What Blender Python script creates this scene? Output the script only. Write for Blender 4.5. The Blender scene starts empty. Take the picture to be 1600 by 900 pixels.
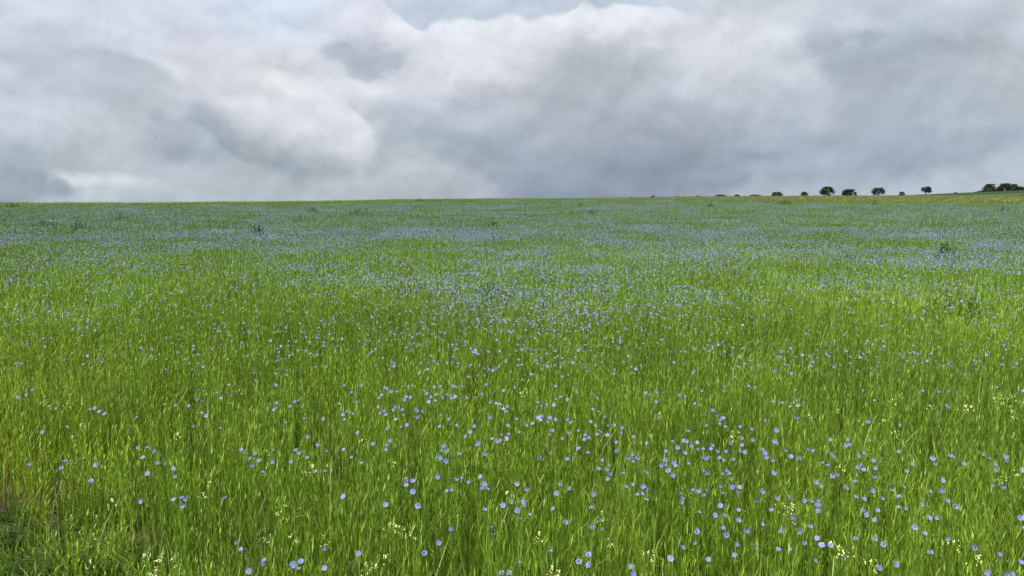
import bpy, math, random
import numpy as np
from math import radians as R

random.seed(7)
rng = np.random.default_rng(7)
scene = bpy.context.scene

# ------------------------------------------------------------------ camera
FPX = 1232.0                       # focal length in pixels of the 1600 x 900 photograph
CAM_H = 1.70
PITCH = math.atan((450 - 316) / FPX)
cam_d = bpy.data.cameras.new('camera')
cam_d.sensor_width = 36.0
cam_d.lens = 36.0 * FPX / 1600.0
cam_d.clip_start = 0.05
cam_d.clip_end = 20000.0
cam = bpy.data.objects.new('camera', cam_d)
scene.collection.objects.link(cam)
cam.location = (0, 0, CAM_H)
cam.rotation_euler = (R(90) - PITCH, 0, 0)
scene.camera = cam

# ------------------------------------------------------------------ light settings
EXPOSURE = 0.75
SKY_STRENGTH = 0.10
SUN_STRENGTH = 4.4
SUN_AZ = R(-142)                   # measured from +Y towards +X: behind the camera, to its left
SUN_EL = R(52)
scene.view_settings.view_transform = 'Standard'
scene.view_settings.look = 'None'
scene.view_settings.gamma = 1.0
scene.view_settings.use_curve_mapping = False
scene.view_settings.exposure = EXPOSURE
scene.cycles.max_bounces = 4
scene.cycles.diffuse_bounces = 2
scene.cycles.glossy_bounces = 1
scene.cycles.transmission_bounces = 3

sun_d = bpy.data.lights.new('sun', 'SUN')
sun_d.energy = SUN_STRENGTH
sun_d.angle = R(9)
sun_d.color = (1.0, 0.955, 0.88)
sun = bpy.data.objects.new('sun', sun_d)
scene.collection.objects.link(sun)
sun.location = (-20, -20, 40)
sun.rotation_euler = (R(90) - SUN_EL, 0, -SUN_AZ + math.pi)
# a sun lamp shines along its -Z; at rotation (t,0,a) it comes from the direction (sin a sin t, -cos a sin t, cos t)


def s2l(c):
    return tuple(((x / 255.0) / 12.92 if x / 255.0 <= 0.04045 else ((x / 255.0 + 0.055) / 1.055) ** 2.4) for x in c)


def pv(py):                         # image row -> tangent of elevation
    return math.tan(math.atan((450 - py) / FPX) - PITCH)


def pu(px, py=160):                 # image column -> azimuth in degrees
    b = (450 - py) / FPX
    return math.degrees(math.atan2((px - 800) / FPX, math.cos(PITCH) + b * math.sin(PITCH)))


# ------------------------------------------------------------------ world: broken grey cloud over a pale sky
world = bpy.data.worlds.new('World')
scene.world = world
world.use_nodes = True
nt = world.node_tree
nt.nodes.clear()


class NB:
    def __init__(self, tree):
        self.t = tree

    def new(self, typ, **kw):
        n = self.t.nodes.new(typ)
        for k, v in kw.items():
            setattr(n, k, v)
        return n

    def put(self, sock, v):
        if isinstance(v, bpy.types.NodeSocket):
            self.t.links.new(v, sock)
        elif v is not None:
            sock.default_value = v

    def m(self, op, a, b=None, c=None, clamp=False):
        n = self.new('ShaderNodeMath', operation=op, use_clamp=clamp)
        self.put(n.inputs[0], a)
        if b is not None:
            self.put(n.inputs[1], b)
        if c is not None:
            self.put(n.inputs[2], c)
        return n.outputs[0]

    def rng(self, v, a, b, c=0.0, d=1.0, smooth=True):
        n = self.new('ShaderNodeMapRange')
        n.interpolation_type = 'SMOOTHSTEP' if smooth else 'LINEAR'
        n.clamp = True
        self.put(n.inputs[0], v)
        for i, x in zip((1, 2, 3, 4), (a, b, c, d)):
            self.put(n.inputs[i], x)
        return n.outputs[0]

    def mix(self, f, a, b, mode='MIX'):
        n = self.new('ShaderNodeMix', data_type='RGBA', blend_type=mode)
        self.put(n.inputs[0], f)
        self.put(n.inputs[6], a)
        self.put(n.inputs[7], b)
        return n.outputs[2]

    def noise(self, vec, scale, detail=4, rough=0.55, dist=0.0):
        n = self.new('ShaderNodeTexNoise')
        n.noise_dimensions = '3D'
        self.put(n.inputs['Vector'], vec)
        n.inputs['Scale'].default_value = scale
        n.inputs['Detail'].default_value = detail
        n.inputs['Roughness'].default_value = rough
        n.inputs['Distortion'].default_value = dist
        return n

    def sep(self, v):
        n = self.new('ShaderNodeSeparateXYZ')
        self.put(n.inputs[0], v)
        return n.outputs

    def comb(self, x, y, z):
        n = self.new('ShaderNodeCombineXYZ')
        for i, v in enumerate((x, y, z)):
            self.put(n.inputs[i], v)
        return n.outputs[0]


b = NB(nt)
SKY_GAIN = 1.0 / (SKY_STRENGTH * 2 ** EXPOSURE)


def skycol(c):
    l = s2l(c)
    return (l[0] * SKY_GAIN, l[1] * SKY_GAIN, l[2] * SKY_GAIN, 1.0)


tc = b.new('ShaderNodeTexCoord')
dirv = tc.outputs['Generated']
dx, dy, dz = b.sep(dirv)[:3]
az = b.m('MULTIPLY', b.m('ARCTAN2', dx, dy), 180 / math.pi)
rh = b.m('SQRT', b.m('ADD', b.m('MULTIPLY', dx, dx), b.m('MULTIPLY', dy, dy)))
vv = b.m('DIVIDE', dz, b.m('MAXIMUM', b.m('MAXIMUM', dy, b.m('MULTIPLY', rh, 0.5)), 0.02))
# stretched direction so that clouds lie flatter than tall
sv = b.comb(dx, dy, b.m('MULTIPLY', dz, 1.35))
w1 = b.sep(b.noise(sv, 5.0, 3, 0.5).outputs['Color'])
w2 = b.sep(b.noise(sv, 13.0, 5, 0.58).outputs['Color'])
wu = b.m('ADD', b.m('MULTIPLY', b.m('SUBTRACT', w1[0], 0.5), 9.0), b.m('MULTIPLY', b.m('SUBTRACT', w2[0], 0.5), 7.5))
wv = b.m('ADD', b.m('MULTIPLY', b.m('SUBTRACT', w1[1], 0.5), 0.055), b.m('MULTIPLY', b.m('SUBTRACT', w2[1], 0.5), 0.085))
uw = b.m('ADD', az, wu)
vw = b.m('ADD', vv, wv)

ROWS = [
    (0, [(0, (205, 214, 224)), (200, (212, 216, 228)), (400, (206, 218, 230)), (580, (214, 220, 230)), (700, (196, 207, 218)), (860, (200, 209, 219)), (1000, (206, 213, 221)), (1200, (201, 208, 216)), (1400, (197, 206, 214)), (1600, (208, 211, 216))]),
    (40, [(0, (206, 212, 224)), (200, (210, 216, 228)), (430, (205, 216, 228)), (600, (215, 219, 229)), (720, (206, 213, 223)), (900, (220, 222, 230)), (1000, (214, 218, 226)), (1180, (211, 215, 223)), (1400, (189, 199, 208)), (1600, (199, 206, 214))]),
    (80, [(0, (201, 207, 217)), (170, (190, 196, 205)), (330, (211, 214, 223)), (480, (212, 216, 224)), (580, (186, 194, 203)), (720, (212, 214, 221)), (940, (192, 198, 206)), (1140, (208, 212, 220)), (1340, (177, 188, 197)), (1600, (195, 203, 211))]),
    (130, [(0, (197, 205, 214)), (180, (186, 194, 203)), (330, (208, 211, 218)), (450, (222, 223, 226)), (600, (210, 214, 222)), (750, (208, 210, 217)), (950, (187, 194, 202)), (1130, (199, 206, 215)), (1350, (183, 193, 203)), (1600, (191, 200, 208))]),
    (180, [(0, (200, 207, 217)), (140, (199, 206, 215)), (260, (182, 191, 201)), (430, (210, 212, 217)), (560, (197, 204, 214)), (700, (188, 196, 207)), (1000, (179, 188, 198)), (1200, (185, 195, 206)), (1400, (181, 192, 203)), (1600, (186, 196, 205))]),
    (220, [(0, (190, 200, 210)), (200, (182, 192, 202)), (340, (160, 172, 184)), (470, (202, 206, 213)), (600, (177, 188, 198)), (800, (173, 185, 197)), (1000, (163, 175, 189)), (1200, (176, 188, 202)), (1400, (174, 186, 200)), (1600, (172, 185, 200))]),
    (260, [(0, (170, 184, 195)), (150, (186, 196, 206)), (300, (180, 191, 202)), (430, (164, 176, 188)), (540, (180, 190, 200)), (660, (188, 197, 206)), (820, (167, 179, 192)), (1000, (149, 163, 181)), (1170, (153, 168, 186)), (1310, (170, 184, 201)), (1450, (160, 175, 193)), (1600, (188, 200, 211))]),
    (305, [(0, (156, 172, 186)), (110, (190, 200, 210)), (300, (186, 196, 206)), (550, (184, 194, 204)), (700, (174, 186, 198)), (900, (145, 161, 183)), (1080, (160, 176, 196)), (1200, (186, 198, 212)), (1400, (176, 192, 210)), (1600, (186, 199, 212))]),
]
tpar = b.rng(uw, -36.0, 36.0, 0.0, 1.0, smooth=False)
col = None
prev_v = None
for py, stops in ROWS:
    rn = b.new('ShaderNodeValToRGB')
    cr = rn.color_ramp
    cr.interpolation = 'EASE'
    els = cr.elements
    for i, (px, c) in enumerate(stops):
        t = (pu(px, py) + 36.0) / 72.0
        if i < 2:
            e = els[i]
            e.position = t
        else:
            e = els.new(t)
        l = s2l(tuple(q * (0.955 if px > 850 and py >= 80 else 0.985) for q in c))
        e.color = (l[0], l[1], l[2], 1)
    els[0].position = (pu(stops[0][0], py) + 36.0) / 72.0
    b.put(rn.inputs[0], tpar)
    if col is None:
        col = rn.outputs[0]
    else:
        col = b.mix(b.rng(vw, prev_v, pv(py)), col, rn.outputs[0])
    prev_v = pv(py)

# single clouds and openings: (px, py, half width, half height, tilt, colour, strength, softness)
FEATS = [
    (150, 92, 95, 26, 4, (184, 191, 200), 0.35, 0.9),
    (600, 50, 90, 34, -30, (217, 220, 229), 0.55, 0.8),
    (740, 108, 80, 22, -12, (221, 221, 225), 0.6, 0.9),
    (548, 84, 40, 22, -20, (174, 184, 194), 0.8, 0.7),
    (585, 104, 46, 22, 10, (170, 180, 190), 0.8, 0.6),
    (618, 92, 22, 14, 20, (180, 189, 199), 0.7, 0.8),
    (455, 190, 125, 60, -28, (207, 210, 217), 0.5, 0.8),
    (456, 130, 28, 17, -25, (238, 239, 241), 0.85, 0.9),
    (365, 226, 95, 20, -33, (158, 170, 182), 0.65, 0.9),
    (490, 264, 120, 15, -4, (163, 176, 187), 0.6, 0.9),
    (655, 268, 60, 15, 0, (201, 206, 213), 0.6, 0.9),
    (1020, 244, 140, 26, -4, (149, 163, 181), 0.6, 0.9),
    (960, 288, 130, 24, 0, (142, 159, 183), 0.6, 0.9),
    (1170, 262, 110, 16, 4, (184, 196, 209), 0.35, 0.9),
    (98, 280, 40, 17, -12, (220, 222, 225), 0.8, 0.95),
    (160, 286, 85, 14, -7, (210, 214, 220), 0.6, 0.95),
    (22, 290, 50, 34, 0, (157, 173, 187), 0.85, 0.3),
]
ew = b.m('MULTIPLY', b.m('SUBTRACT', w2[2], 0.5), 1.3)
KU = FPX * math.pi / 180.0
fu = b.m('ADD', az, b.m('MULTIPLY', wu, 0.5))
fv = b.m('ADD', vv, b.m('MULTIPLY', wv, 0.5))
for px, py, hw, hh, rot, c, st, soft in FEATS:
    du = b.m('MULTIPLY', b.m('SUBTRACT', fu, pu(px, py)), KU)
    dv = b.m('MULTIPLY', b.m('SUBTRACT', fv, pv(py)), FPX)
    ca, sa = math.cos(R(rot)), math.sin(R(rot))
    p = b.m('DIVIDE', b.m('ADD', b.m('MULTIPLY', du, ca), b.m('MULTIPLY', dv, sa)), hw)
    q = b.m('DIVIDE', b.m('SUBTRACT', b.m('MULTIPLY', dv, ca), b.m('MULTIPLY', du, sa)), hh)
    d = b.m('ADD', b.m('SQRT', b.m('ADD', b.m('MULTIPLY', p, p), b.m('MULTIPLY', q, q))), ew)
    l = s2l(c)
    col = b.mix(b.rng(d, 1.15, 1.15 - 1.15 * soft, 0.0, st), col, (l[0], l[1], l[2], 1))

# cloud banks with a billowed upper edge: (edge points, colour below, depth, strength, colour above or None, edge softness)
BANKS = [
    ([(560, -30), (605, 2), (636, 30), (662, 47), (690, 37), (722, 32), (762, 30), (795, 25), (826, 36), (852, 31), (884, 21), (896, 7), (916, 4), (936, 13), (962, 8), (990, 10), (1022, 10), (1046, 13), (1068, 34), (1090, 40)], (226, 229, 236), 46, 0.85, (190, 202, 216), 5),
    ([(380, 158), (412, 135), (438, 114), (470, 117), (500, 138), (532, 157), (556, 182), (590, 220)], (224, 226, 230), 60, 0.65, None, 6),
    ([(280, 186), (318, 202), (342, 222), (378, 246), (420, 264), (470, 284)], (180, 191, 201), 60, 0.75, (161, 173, 184), 9),
    ([(50, 100), (88, 79), (140, 73), (190, 86), (240, 100), (310, 140)], (190, 196, 205), 34, 0.4, (212, 216, 225), 8),
    ([(620, 222), (760, 206), (830, 228), (880, 238), (960, 231), (1040, 228), (1130, 246), (1200, 262)], (151, 165, 182), 60, 0.45, None, 12),
    ([(1320, 300), (1400, 289), (1455, 275), (1500, 262), (1532, 249), (1562, 231), (1610, 214), (1680, 205)], (190, 202, 214), 70, 0.7, None, 18),
    ([(480, 200), (505, 188), (528, 205), (542, 224), (556, 250), (575, 270)], (205, 209, 216), 40, 0.35, None, 12),
    ([(1040, 60), (1075, 30), (1130, 20), (1180, 34), (1240, 60), (1290, 110), (1330, 150)], (214, 218, 226), 90, 0.5, None, 30),
    ([(560, 285), (600, 262), (640, 256), (700, 262), (760, 276), (800, 300)], (194, 201, 210), 36, 0.5, None, 14),
]
bu = b.m('ADD', az, b.m('MULTIPLY', wu, 0.3))
bv = b.m('ADD', b.m('MULTIPLY', b.m('ADD', vv, b.m('MULTIPLY', wv, 0.28)), FPX), b.m('MULTIPLY', ew, 9.0))
for pts, cb, depth, st, ca_, sft in BANKS:
    u0, u1 = pu(pts[0][0]), pu(pts[-1][0])
    tt = b.rng(bu, u0, u1, 0.0, 1.0, smooth=False)
    fc = b.new('ShaderNodeFloatCurve')
    cv = fc.mapping.curves[0]
    e0, e1 = -30.0, 420.0
    for i_, (px_, py_) in enumerate(pts):
        loc = ((pu(px_) - u0) / (u1 - u0), (pv(py_) * FPX - e0) / (e1 - e0))
        if i_ == 0:
            cv.points[0].location = loc
        elif i_ == len(pts) - 1:
            cv.points[len(cv.points) - 1].location = loc
        else:
            cv.points.new(*loc)
    fc.mapping.update()
    b.put(fc.inputs['Value'], tt)
    d = b.m('SUBTRACT', b.m('MULTIPLY_ADD', fc.outputs[0], e1 - e0, e0), bv)
    ends = b.m('MULTIPLY', b.rng(tt, 0.0, 0.2), b.rng(tt, 1.0, 0.8))
    low = b.m('MULTIPLY', b.m('MULTIPLY', b.rng(d, -sft, sft), b.rng(d, depth * 1.8, 0.0)), b.m('MULTIPLY', ends, st))
    if ca_:
        l = s2l(ca_)
        upm = b.m('MULTIPLY', b.m('MULTIPLY', b.rng(d, sft, -sft), b.rng(d, -75.0, -15.0)), b.m('MULTIPLY', ends, 0.75))
        col = b.mix(upm, col, (l[0], l[1], l[2], 1))
    l = s2l(cb)
    col = b.mix(low, col, (l[0], l[1], l[2], 1))

# the same cloud deck all round and overhead
gn = b.noise(b.comb(dx, dy, b.m('MULTIPLY', dz, 1.4)), 3.2, 7, 0.58, 0.4)
la, lb = s2l((172, 184, 196)), s2l((212, 217, 225))
gen = b.mix(b.rng(gn.outputs['Fac'], 0.36, 0.64), (*la, 1), (*lb, 1))
azabs = b.m('ABSOLUTE', az)
out_f = b.m('MAXIMUM', b.rng(azabs, 34.0, 50.0), b.rng(vv, 0.27, 0.42))
col = b.mix(out_f, col, gen)
# billowing relief: noise compared with the same noise a little higher up
n_a = b.noise(sv, 8.0, 7, 0.56, 0.2).outputs['Fac']
sv2 = b.comb(b.m('SUBTRACT', dx, 0.006), dy, b.m('ADD', b.m('MULTIPLY', dz, 1.35), 0.02))
n_b = b.noise(sv2, 8.0, 7, 0.56, 0.2).outputs['Fac']
rel = b.m('ADD', b.m('MULTIPLY', b.m('SUBTRACT', n_a, n_b), 0.85), b.m('MULTIPLY', b.m('SUBTRACT', n_a, 0.5), 0.12))
gm = b.new('ShaderNodeGamma')
b.put(gm.inputs[0], col)
gm.inputs[1].default_value = 1.38
hs = b.new('ShaderNodeHueSaturation')
hs.inputs['Saturation'].default_value = 0.78
b.put(hs.inputs['Color'], gm.outputs[0])
col = hs.outputs[0]
f_a = b.noise(sv, 24.0, 5, 0.58, 0.2).outputs['Fac']
f_b = b.noise(sv2, 24.0, 5, 0.58, 0.2).outputs['Fac']
rel = b.m('ADD', rel, b.m('MULTIPLY', b.m('SUBTRACT', f_a, f_b), 0.20))
gain = b.m('MULTIPLY', b.m('ADD', rel, 1.0), SKY_GAIN * 0.58 ** -0.38)
vm = b.new('ShaderNodeVectorMath', operation='SCALE')
b.put(vm.inputs[0], col)
b.put(vm.inputs['Scale'], gain)
sky = b.new('ShaderNodeTexSky')
sky.sky_type = 'NISHITA'
sky.sun_disc = False
sky.sun_elevation = SUN_EL
sky.sun_rotation = SUN_AZ
fin = b.mix(0.05, vm.outputs[0], sky.outputs[0])
bg = b.new('ShaderNodeBackground')
b.put(bg.inputs[0], fin)
bg.inputs[1].default_value = SKY_STRENGTH
wo = b.new('ShaderNodeOutputWorld')
nt.links.new(bg.outputs[0], wo.inputs[0])
world.cycles.sampling_method = 'NONE'      # an even sky needs no importance map


# ------------------------------------------------------------------ terrain
def lerp_tab(tab, x):
    xs = [t[0] for t in tab]
    ys = [t[1] for t in tab]
    return np.interp(x, xs, ys)


CREST_Y = [(-200, 318), (0, 318.2), (200, 318.2), (400, 316.6), (520, 315), (640, 312.2), (760, 311), (900, 310.2), (1090, 308.2), (1300, 307.6), (1450, 307.6), (1600, 308.6), (1800, 309)]
CREST_D = [(-200, 84), (0, 84), (200, 85), (400, 92), (640, 118), (800, 150), (1000, 180), (1200, 205), (1600, 215), (1800, 215)]
MARGIN_Y = [(-200, 323.5), (0, 323.5), (300, 321.5), (520, 320), (640, 316.0), (800, 315.2), (1000, 313.0), (1100, 314.4), (1250, 316.5), (1450, 317.5), (1600, 318.5), (1800, 319)]
CANOPY = 0.5


def colpx(x, y):
    th = np.arctan2(x, np.maximum(y, 1e-6))
    th = np.clip(th, R(-40), R(40))
    return 800 + FPX * np.tan(th)


def pvn(py):
    return np.tan(np.arctan((450 - py) / FPX) - PITCH)


HILL_Y = [(1340, 311), (1400, 306.6), (1450, 304.6), (1500, 303.0), (1550, 301.5), (1600, 300.2), (1700, 298), (1800, 297)]


def ground_h(x, y):
    x = np.asarray(x, float)
    y = np.asarray(y, float)
    r = np.hypot(x, y)
    px = colpx(x, y)
    D = lerp_tab(CREST_D, px)
    yc = lerp_tab(CREST_Y, px)
    hc = CAM_H + D * pvn(yc) - CANOPY
    t = np.clip(r / D, 0, 1)
    h_in = hc * t
    # past the crest the line of sight dips a little, then the land lies just out of sight
    py_out = yc + 4.5 * (1 - np.exp(-(np.maximum(r - D, 0)) / 60.0))
    py_far = py_out + np.clip((r - 900) / 1500.0, 0, 3) * 3
    hy = np.interp(px, [t_[0] for t_ in HILL_Y], [t_[1] for t_ in HILL_Y])
    k = np.clip((r - 420) / 430.0, 0, 1)
    k = k * k * (3 - 2 * k)
    k2 = np.clip((r - 960) / 600.0, 0, 1)
    up = np.where(px > 1340, np.maximum(py_out - hy, 0), 0) * k * (1 - k2)
    h_out = CAM_H + r * pvn(py_far - up) - CANOPY * np.exp(-(np.maximum(r - D, 0)) / 25.0)
    h = np.where(r <= D, h_in, h_out)
    back = np.clip(-y / 20.0, 0, 1)
    return h * (1 - back)


def vnoise(x, y, seed=0):
    xi = np.floor(x).astype(np.int64)
    yi = np.floor(y).astype(np.int64)
    fx = x - xi
    fy = y - yi
    fx = fx * fx * (3 - 2 * fx)
    fy = fy * fy * (3 - 2 * fy)

    def hsh(a, c):
        n = (a * 374761393 + c * 668265263 + seed * 1442695041) & 0xFFFFFFFF
        n = ((n ^ (n >> 13)) * 1274126177) & 0xFFFFFFFF
        return ((n ^ (n >> 16)) & 0xFFFF) / 65535.0
    return (hsh(xi, yi) * (1 - fx) + hsh(xi + 1, yi) * fx) * (1 - fy) + (hsh(xi, yi + 1) * (1 - fx) + hsh(xi + 1, yi + 1) * fx) * fy


def fbm(x, y, seed=0, octv=3):
    s, a, tot = 0, 0.5, 0
    for i in range(octv):
        s = s + a * vnoise(x * 2 ** i, y * 2 ** i, seed + i)
        tot += a
        a *= 0.55
    return s / tot


def ray_to(px, py, hgt):
    """point where the sight line through a pixel meets the layer `hgt` above the ground"""
    a = (px - 800) / FPX
    c = (450 - py) / FPX
    d = np.array([a, math.cos(PITCH) + c * math.sin(PITCH), -math.sin(PITCH) + c * math.cos(PITCH)])
    ts = np.geomspace(1.0, 260.0, 6000)
    X_, Y_ = d[0] * ts, d[1] * ts
    gap = CAM_H + d[2] * ts - (ground_h(X_, Y_) + hgt)
    hit = np.nonzero(gap <= 0)[0]
    px_lim = float(lerp_tab(CREST_D, px))
    t = float(ts[hit[0]]) if len(hit) else px_lim
    t = min(t, px_lim / math.hypot(d[0], d[1]))
    p = d * t
    return float(p[0]), float(p[1])


def at(px, py, r):
    """point at horizontal distance r on the sight line through a pixel"""
    a = (px - 800) / FPX
    c = (450 - py) / FPX
    d = np.array([a, math.cos(PITCH) + c * math.sin(PITCH), -math.sin(PITCH) + c * math.cos(PITCH)])
    t = r / math.hypot(d[0], d[1])
    return float(d[0] * t), float(d[1] * t), float(CAM_H + d[2] * t)


def bare_mask(x, y):
    """1 on the patch of open soil beside the camera, 0 in the crop"""
    wob = (fbm(x * 2.2, y * 2.2, 55) - 0.5)
    a = (-0.515 * y + 0.02 - x) + wob * 0.8
    c = (3.68 - y) + wob * 1.1
    e = np.minimum(a, c)
    return np.clip(e / 0.75 + 0.5, 0, 1) * (y > 0.2)


# ------------------------------------------------------------------ mesh and object helpers
class MB:
    def __init__(self):
        self.v, self.f, self.c, self.n = [], [], [], 0

    def add(self, verts, faces, col):
        k = self.n
        self.v.extend(verts)
        self.f.extend([tuple(i + k for i in f) for f in faces])
        if isinstance(col, list):
            self.c.extend(col)
        else:
            self.c.extend([col] * len(verts))
        self.n += len(verts)

    def mesh(self, name, mats, smooth=False):
        me = bpy.data.meshes.new(name)
        me.from_pydata([tuple(p) for p in self.v], [], self.f)
        at_ = me.attributes.new('col', 'FLOAT_COLOR', 'POINT')
        arr = np.ones((self.n, 4), np.float32)
        arr[:, :3] = np.array(self.c, np.float32).reshape(-1, 3)
        at_.data.foreach_set('color', arr.ravel())
        for mt in (mats if isinstance(mats, (list, tuple)) else [mats]):
            me.materials.append(mt)
        if smooth:
            me.polygons.foreach_set('use_smooth', [True] * len(me.polygons))
        me.update()
        return me

    def tube(self, pts, rad, col, sides=5, cap=False):
        pts = [np.array(p, float) for p in pts]
        rings = []
        for i, p in enumerate(pts):
            t = pts[min(i + 1, len(pts) - 1)] - pts[max(i - 1, 0)]
            t = t / (np.linalg.norm(t) + 1e-9)
            u = np.cross(t, (0.31, 0.95, 0.05))
            if np.linalg.norm(u) < 0.1:
                u = np.cross(t, (1, 0, 0))
            u /= np.linalg.norm(u)
            w = np.cross(t, u)
            rings.append([tuple(p + rad[i] * (math.cos(2 * math.pi * k / sides) * u + math.sin(2 * math.pi * k / sides) * w)) for k in range(sides)])
        vs = [q for r_ in rings for q in r_]
        fs = []
        for i in range(len(pts) - 1):
            for k in range(sides):
                fs.append((i * sides + k, i * sides + (k + 1) % sides, (i + 1) * sides + (k + 1) % sides, (i + 1) * sides + k))
        if cap:
            fs.append(tuple((len(pts) - 1) * sides + k for k in range(sides)))
        self.add(vs, fs, col)

    def ribbon(self, pts, wid, side, col):
        vs, fs = [], []
        sx, sy = side
        for p, w in zip(pts, wid):
            vs.append((p[0] - sx * w, p[1] - sy * w, p[2]))
            vs.append((p[0] + sx * w, p[1] + sy * w, p[2]))
        for i in range(len(pts) - 1):
            fs.append((2 * i, 2 * i + 1, 2 * i + 3, 2 * i + 2))
        self.add(vs, fs, col)

    def leaf(self, base, az_, up, ln, wd, col, droop=0.15):
        """narrow folded blade rising at `up` from the horizontal"""
        ca, sa = math.cos(az_), math.sin(az_)
        cu, su = math.cos(up), math.sin(up)
        bx, by, bz = base
        mx, my, mz = bx + ca * cu * ln * .5, by + sa * cu * ln * .5, bz + su * ln * .5
        tx, ty, tz = bx + ca * cu * ln, by + sa * cu * ln, bz + su * ln - droop * ln
        self.add([(bx, by, bz), (mx - sa * wd, my + ca * wd, mz), (tx, ty, tz), (mx + sa * wd, my - ca * wd, mz)], [(0, 1, 2), (0, 2, 3)], col)


def link(o, parent=None):
    scene.collection.objects.link(o)
    if parent is not None:
        o.parent = parent
    return o


def obj(name, me, parent=None, loc=(0, 0, 0), rot=(0, 0, 0), scl=1.0):
    o = bpy.data.objects.new(name, me)
    o.location = loc
    o.rotation_euler = rot
    o.scale = (scl, scl, scl) if not hasattr(scl, '__len__') else scl
    return link(o, parent)


def tag(o, label=None, cat=None, group=None, kind=None):
    for k, v in (('label', label), ('category', cat), ('group', group), ('kind', kind)):
        if v:
            o[k] = v
    return o


# ------------------------------------------------------------------ materials
def leaf_mat(name, transl=0.3, rough=0.45, spec=0.45, inst=True, warm=(1.15, 1.1, 0.6)):
    m = bpy.data.materials.new(name)
    m.use_nodes = True
    t = m.node_tree
    t.nodes.clear()
    n = NB(t)
    a = n.new('ShaderNodeAttribute')
    a.attribute_name = 'col'
    c = a.outputs['Color']
    if inst:
        ia = n.new('ShaderNodeAttribute')
        ia.attribute_type = 'INSTANCER'
        ia.attribute_name = 'shade'
        c = n.mix(1.0, c, ia.outputs['Color'], 'MULTIPLY')
    geo = n.new('ShaderNodeNewGeometry')
    nz = n.noise(geo.outputs['Position'], 60.0, 2, 0.5).outputs['Fac']
    c = n.mix(1.0, c, n.mix(nz, (0.78, 0.78, 0.78, 1), (1.22, 1.22, 1.22, 1)), 'MULTIPLY')
    p = n.new('ShaderNodeBsdfPrincipled')
    n.put(p.inputs['Base Color'], c)
    p.inputs['Roughness'].default_value = rough
    p.inputs['Specular IOR Level'].default_value = spec
    tr = n.new('ShaderNodeBsdfTranslucent')
    n.put(tr.inputs[0], n.mix(1.0, c, (*warm, 1), 'MULTIPLY'))
    mx = n.new('ShaderNodeMixShader')
    mx.inputs[0].default_value = transl
    t.links.new(p.outputs[0], mx.inputs[1])
    t.links.new(tr.outputs[0], mx.inputs[2])
    o = n.new('ShaderNodeOutputMaterial')
    t.links.new(mx.outputs[0], o.inputs[0])
    return m


def ground_mat(name, c1, c2, c3, scale, bump=0.4, rough=0.95):
    m = bpy.data.materials.new(name)
    m.use_nodes = True
    t = m.node_tree
    t.nodes.clear()
    n = NB(t)
    geo = n.new('ShaderNodeNewGeometry')
    pos = geo.outputs['Position']
    f1 = n.noise(pos, scale, 8, 0.62).outputs['Fac']
    f2 = n.noise(pos, scale * 0.07, 5, 0.55).outputs['Fac']
    c = n.mix(n.rng(f1, 0.36, 0.66), (*c1, 1), (*c2, 1))
    c = n.mix(n.rng(f2, 0.42, 0.62, 0, 0.7), c, (*c3, 1))
    p = n.new('ShaderNodeBsdfPrincipled')
    n.put(p.inputs['Base Color'], c)
    p.inputs['Roughness'].default_value = rough
    p.inputs['Specular IOR Level'].default_value = 0.15
    bp = n.new('ShaderNodeBump')
    bp.inputs['Strength'].default_value = bump
    bp.inputs['Distance'].default_value = 0.02
    n.put(bp.inputs['Height'], f1)
    t.links.new(bp.outputs[0], p.inputs['Normal'])
    o = n.new('ShaderNodeOutputMaterial')
    t.links.new(p.outputs[0], o.inputs[0])
    return m


M_leaf = leaf_mat('flax_leaf', 0.40)
M_leaf_one = leaf_mat('flax_leaf_single', 0.40, inst=False)
M_petal = leaf_mat('flax_petal', 0.30, 0.6, 0.1, inst=True, warm=(1, 1, 1.05))
M_petal_one = leaf_mat('flax_petal_single', 0.30, 0.6, 0.1, inst=False, warm=(1, 1, 1.05))
M_tree = leaf_mat('tree_leaf', 0.2, 0.6, 0.2, inst=False)
M_bark = leaf_mat('bark', 0.0, 0.9, 0.1, inst=False)
M_ground = ground_mat('field_ground', (0.075, 0.055, 0.035), (0.06, 0.085, 0.02), (0.045, 0.075, 0.015), 3.0)
M_soil = ground_mat('soil', (0.060, 0.046, 0.028), (0.120, 0.090, 0.056), (0.045, 0.036, 0.022), 14.0, 0.8)
M_hill = ground_mat('far_crop', (0.020, 0.040, 0.013), (0.027, 0.050, 0.015), (0.023, 0.044, 0.013), 0.05, 0.0)
M_hill_light = ground_mat('far_pale_crop', (0.065, 0.10, 0.025), (0.08, 0.115, 0.03), (0.07, 0.105, 0.027), 0.05, 0.0)
M_clod = leaf_mat('clod', 0.0, 0.95, 0.1, inst=True)

# ------------------------------------------------------------------ ground sheet
NA, rings = 288, np.concatenate([np.linspace(0.4, 12, 30), np.geomspace(12.6, 6000, 130)])
vs = [(0, 0, 0)]
for r in rings:
    th = np.linspace(-math.pi, math.pi, NA, endpoint=False)
    x, y = r * np.sin(th), r * np.cos(th)
    z = ground_h(x, y) - np.where(bare_mask(x, y) > 0, 0.0, 0.0)
    vs += list(zip(x, y, z))
fs = [(0, 1 + i, 1 + (i + 1) % NA) for i in range(NA)]
for k in range(len(rings) - 1):
    a, c = 1 + k * NA, 1 + (k + 1) * NA
    for i in range(NA):
        j = (i + 1) % NA
        fs.append((a + i, c + i, c + j, a + j))
me = bpy.data.meshes.new('ground')
me.from_pydata(vs, [], fs)
me.materials.append(M_ground)
me.materials.append(M_hill)
me.polygons.foreach_set('use_smooth', [True] * len(me.polygons))
mi = np.zeros(len(me.polygons), np.int32)
cen = np.zeros(len(me.polygons) * 3)
me.polygons.foreach_get('center', cen)
cen = cen.reshape(-1, 3)
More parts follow.
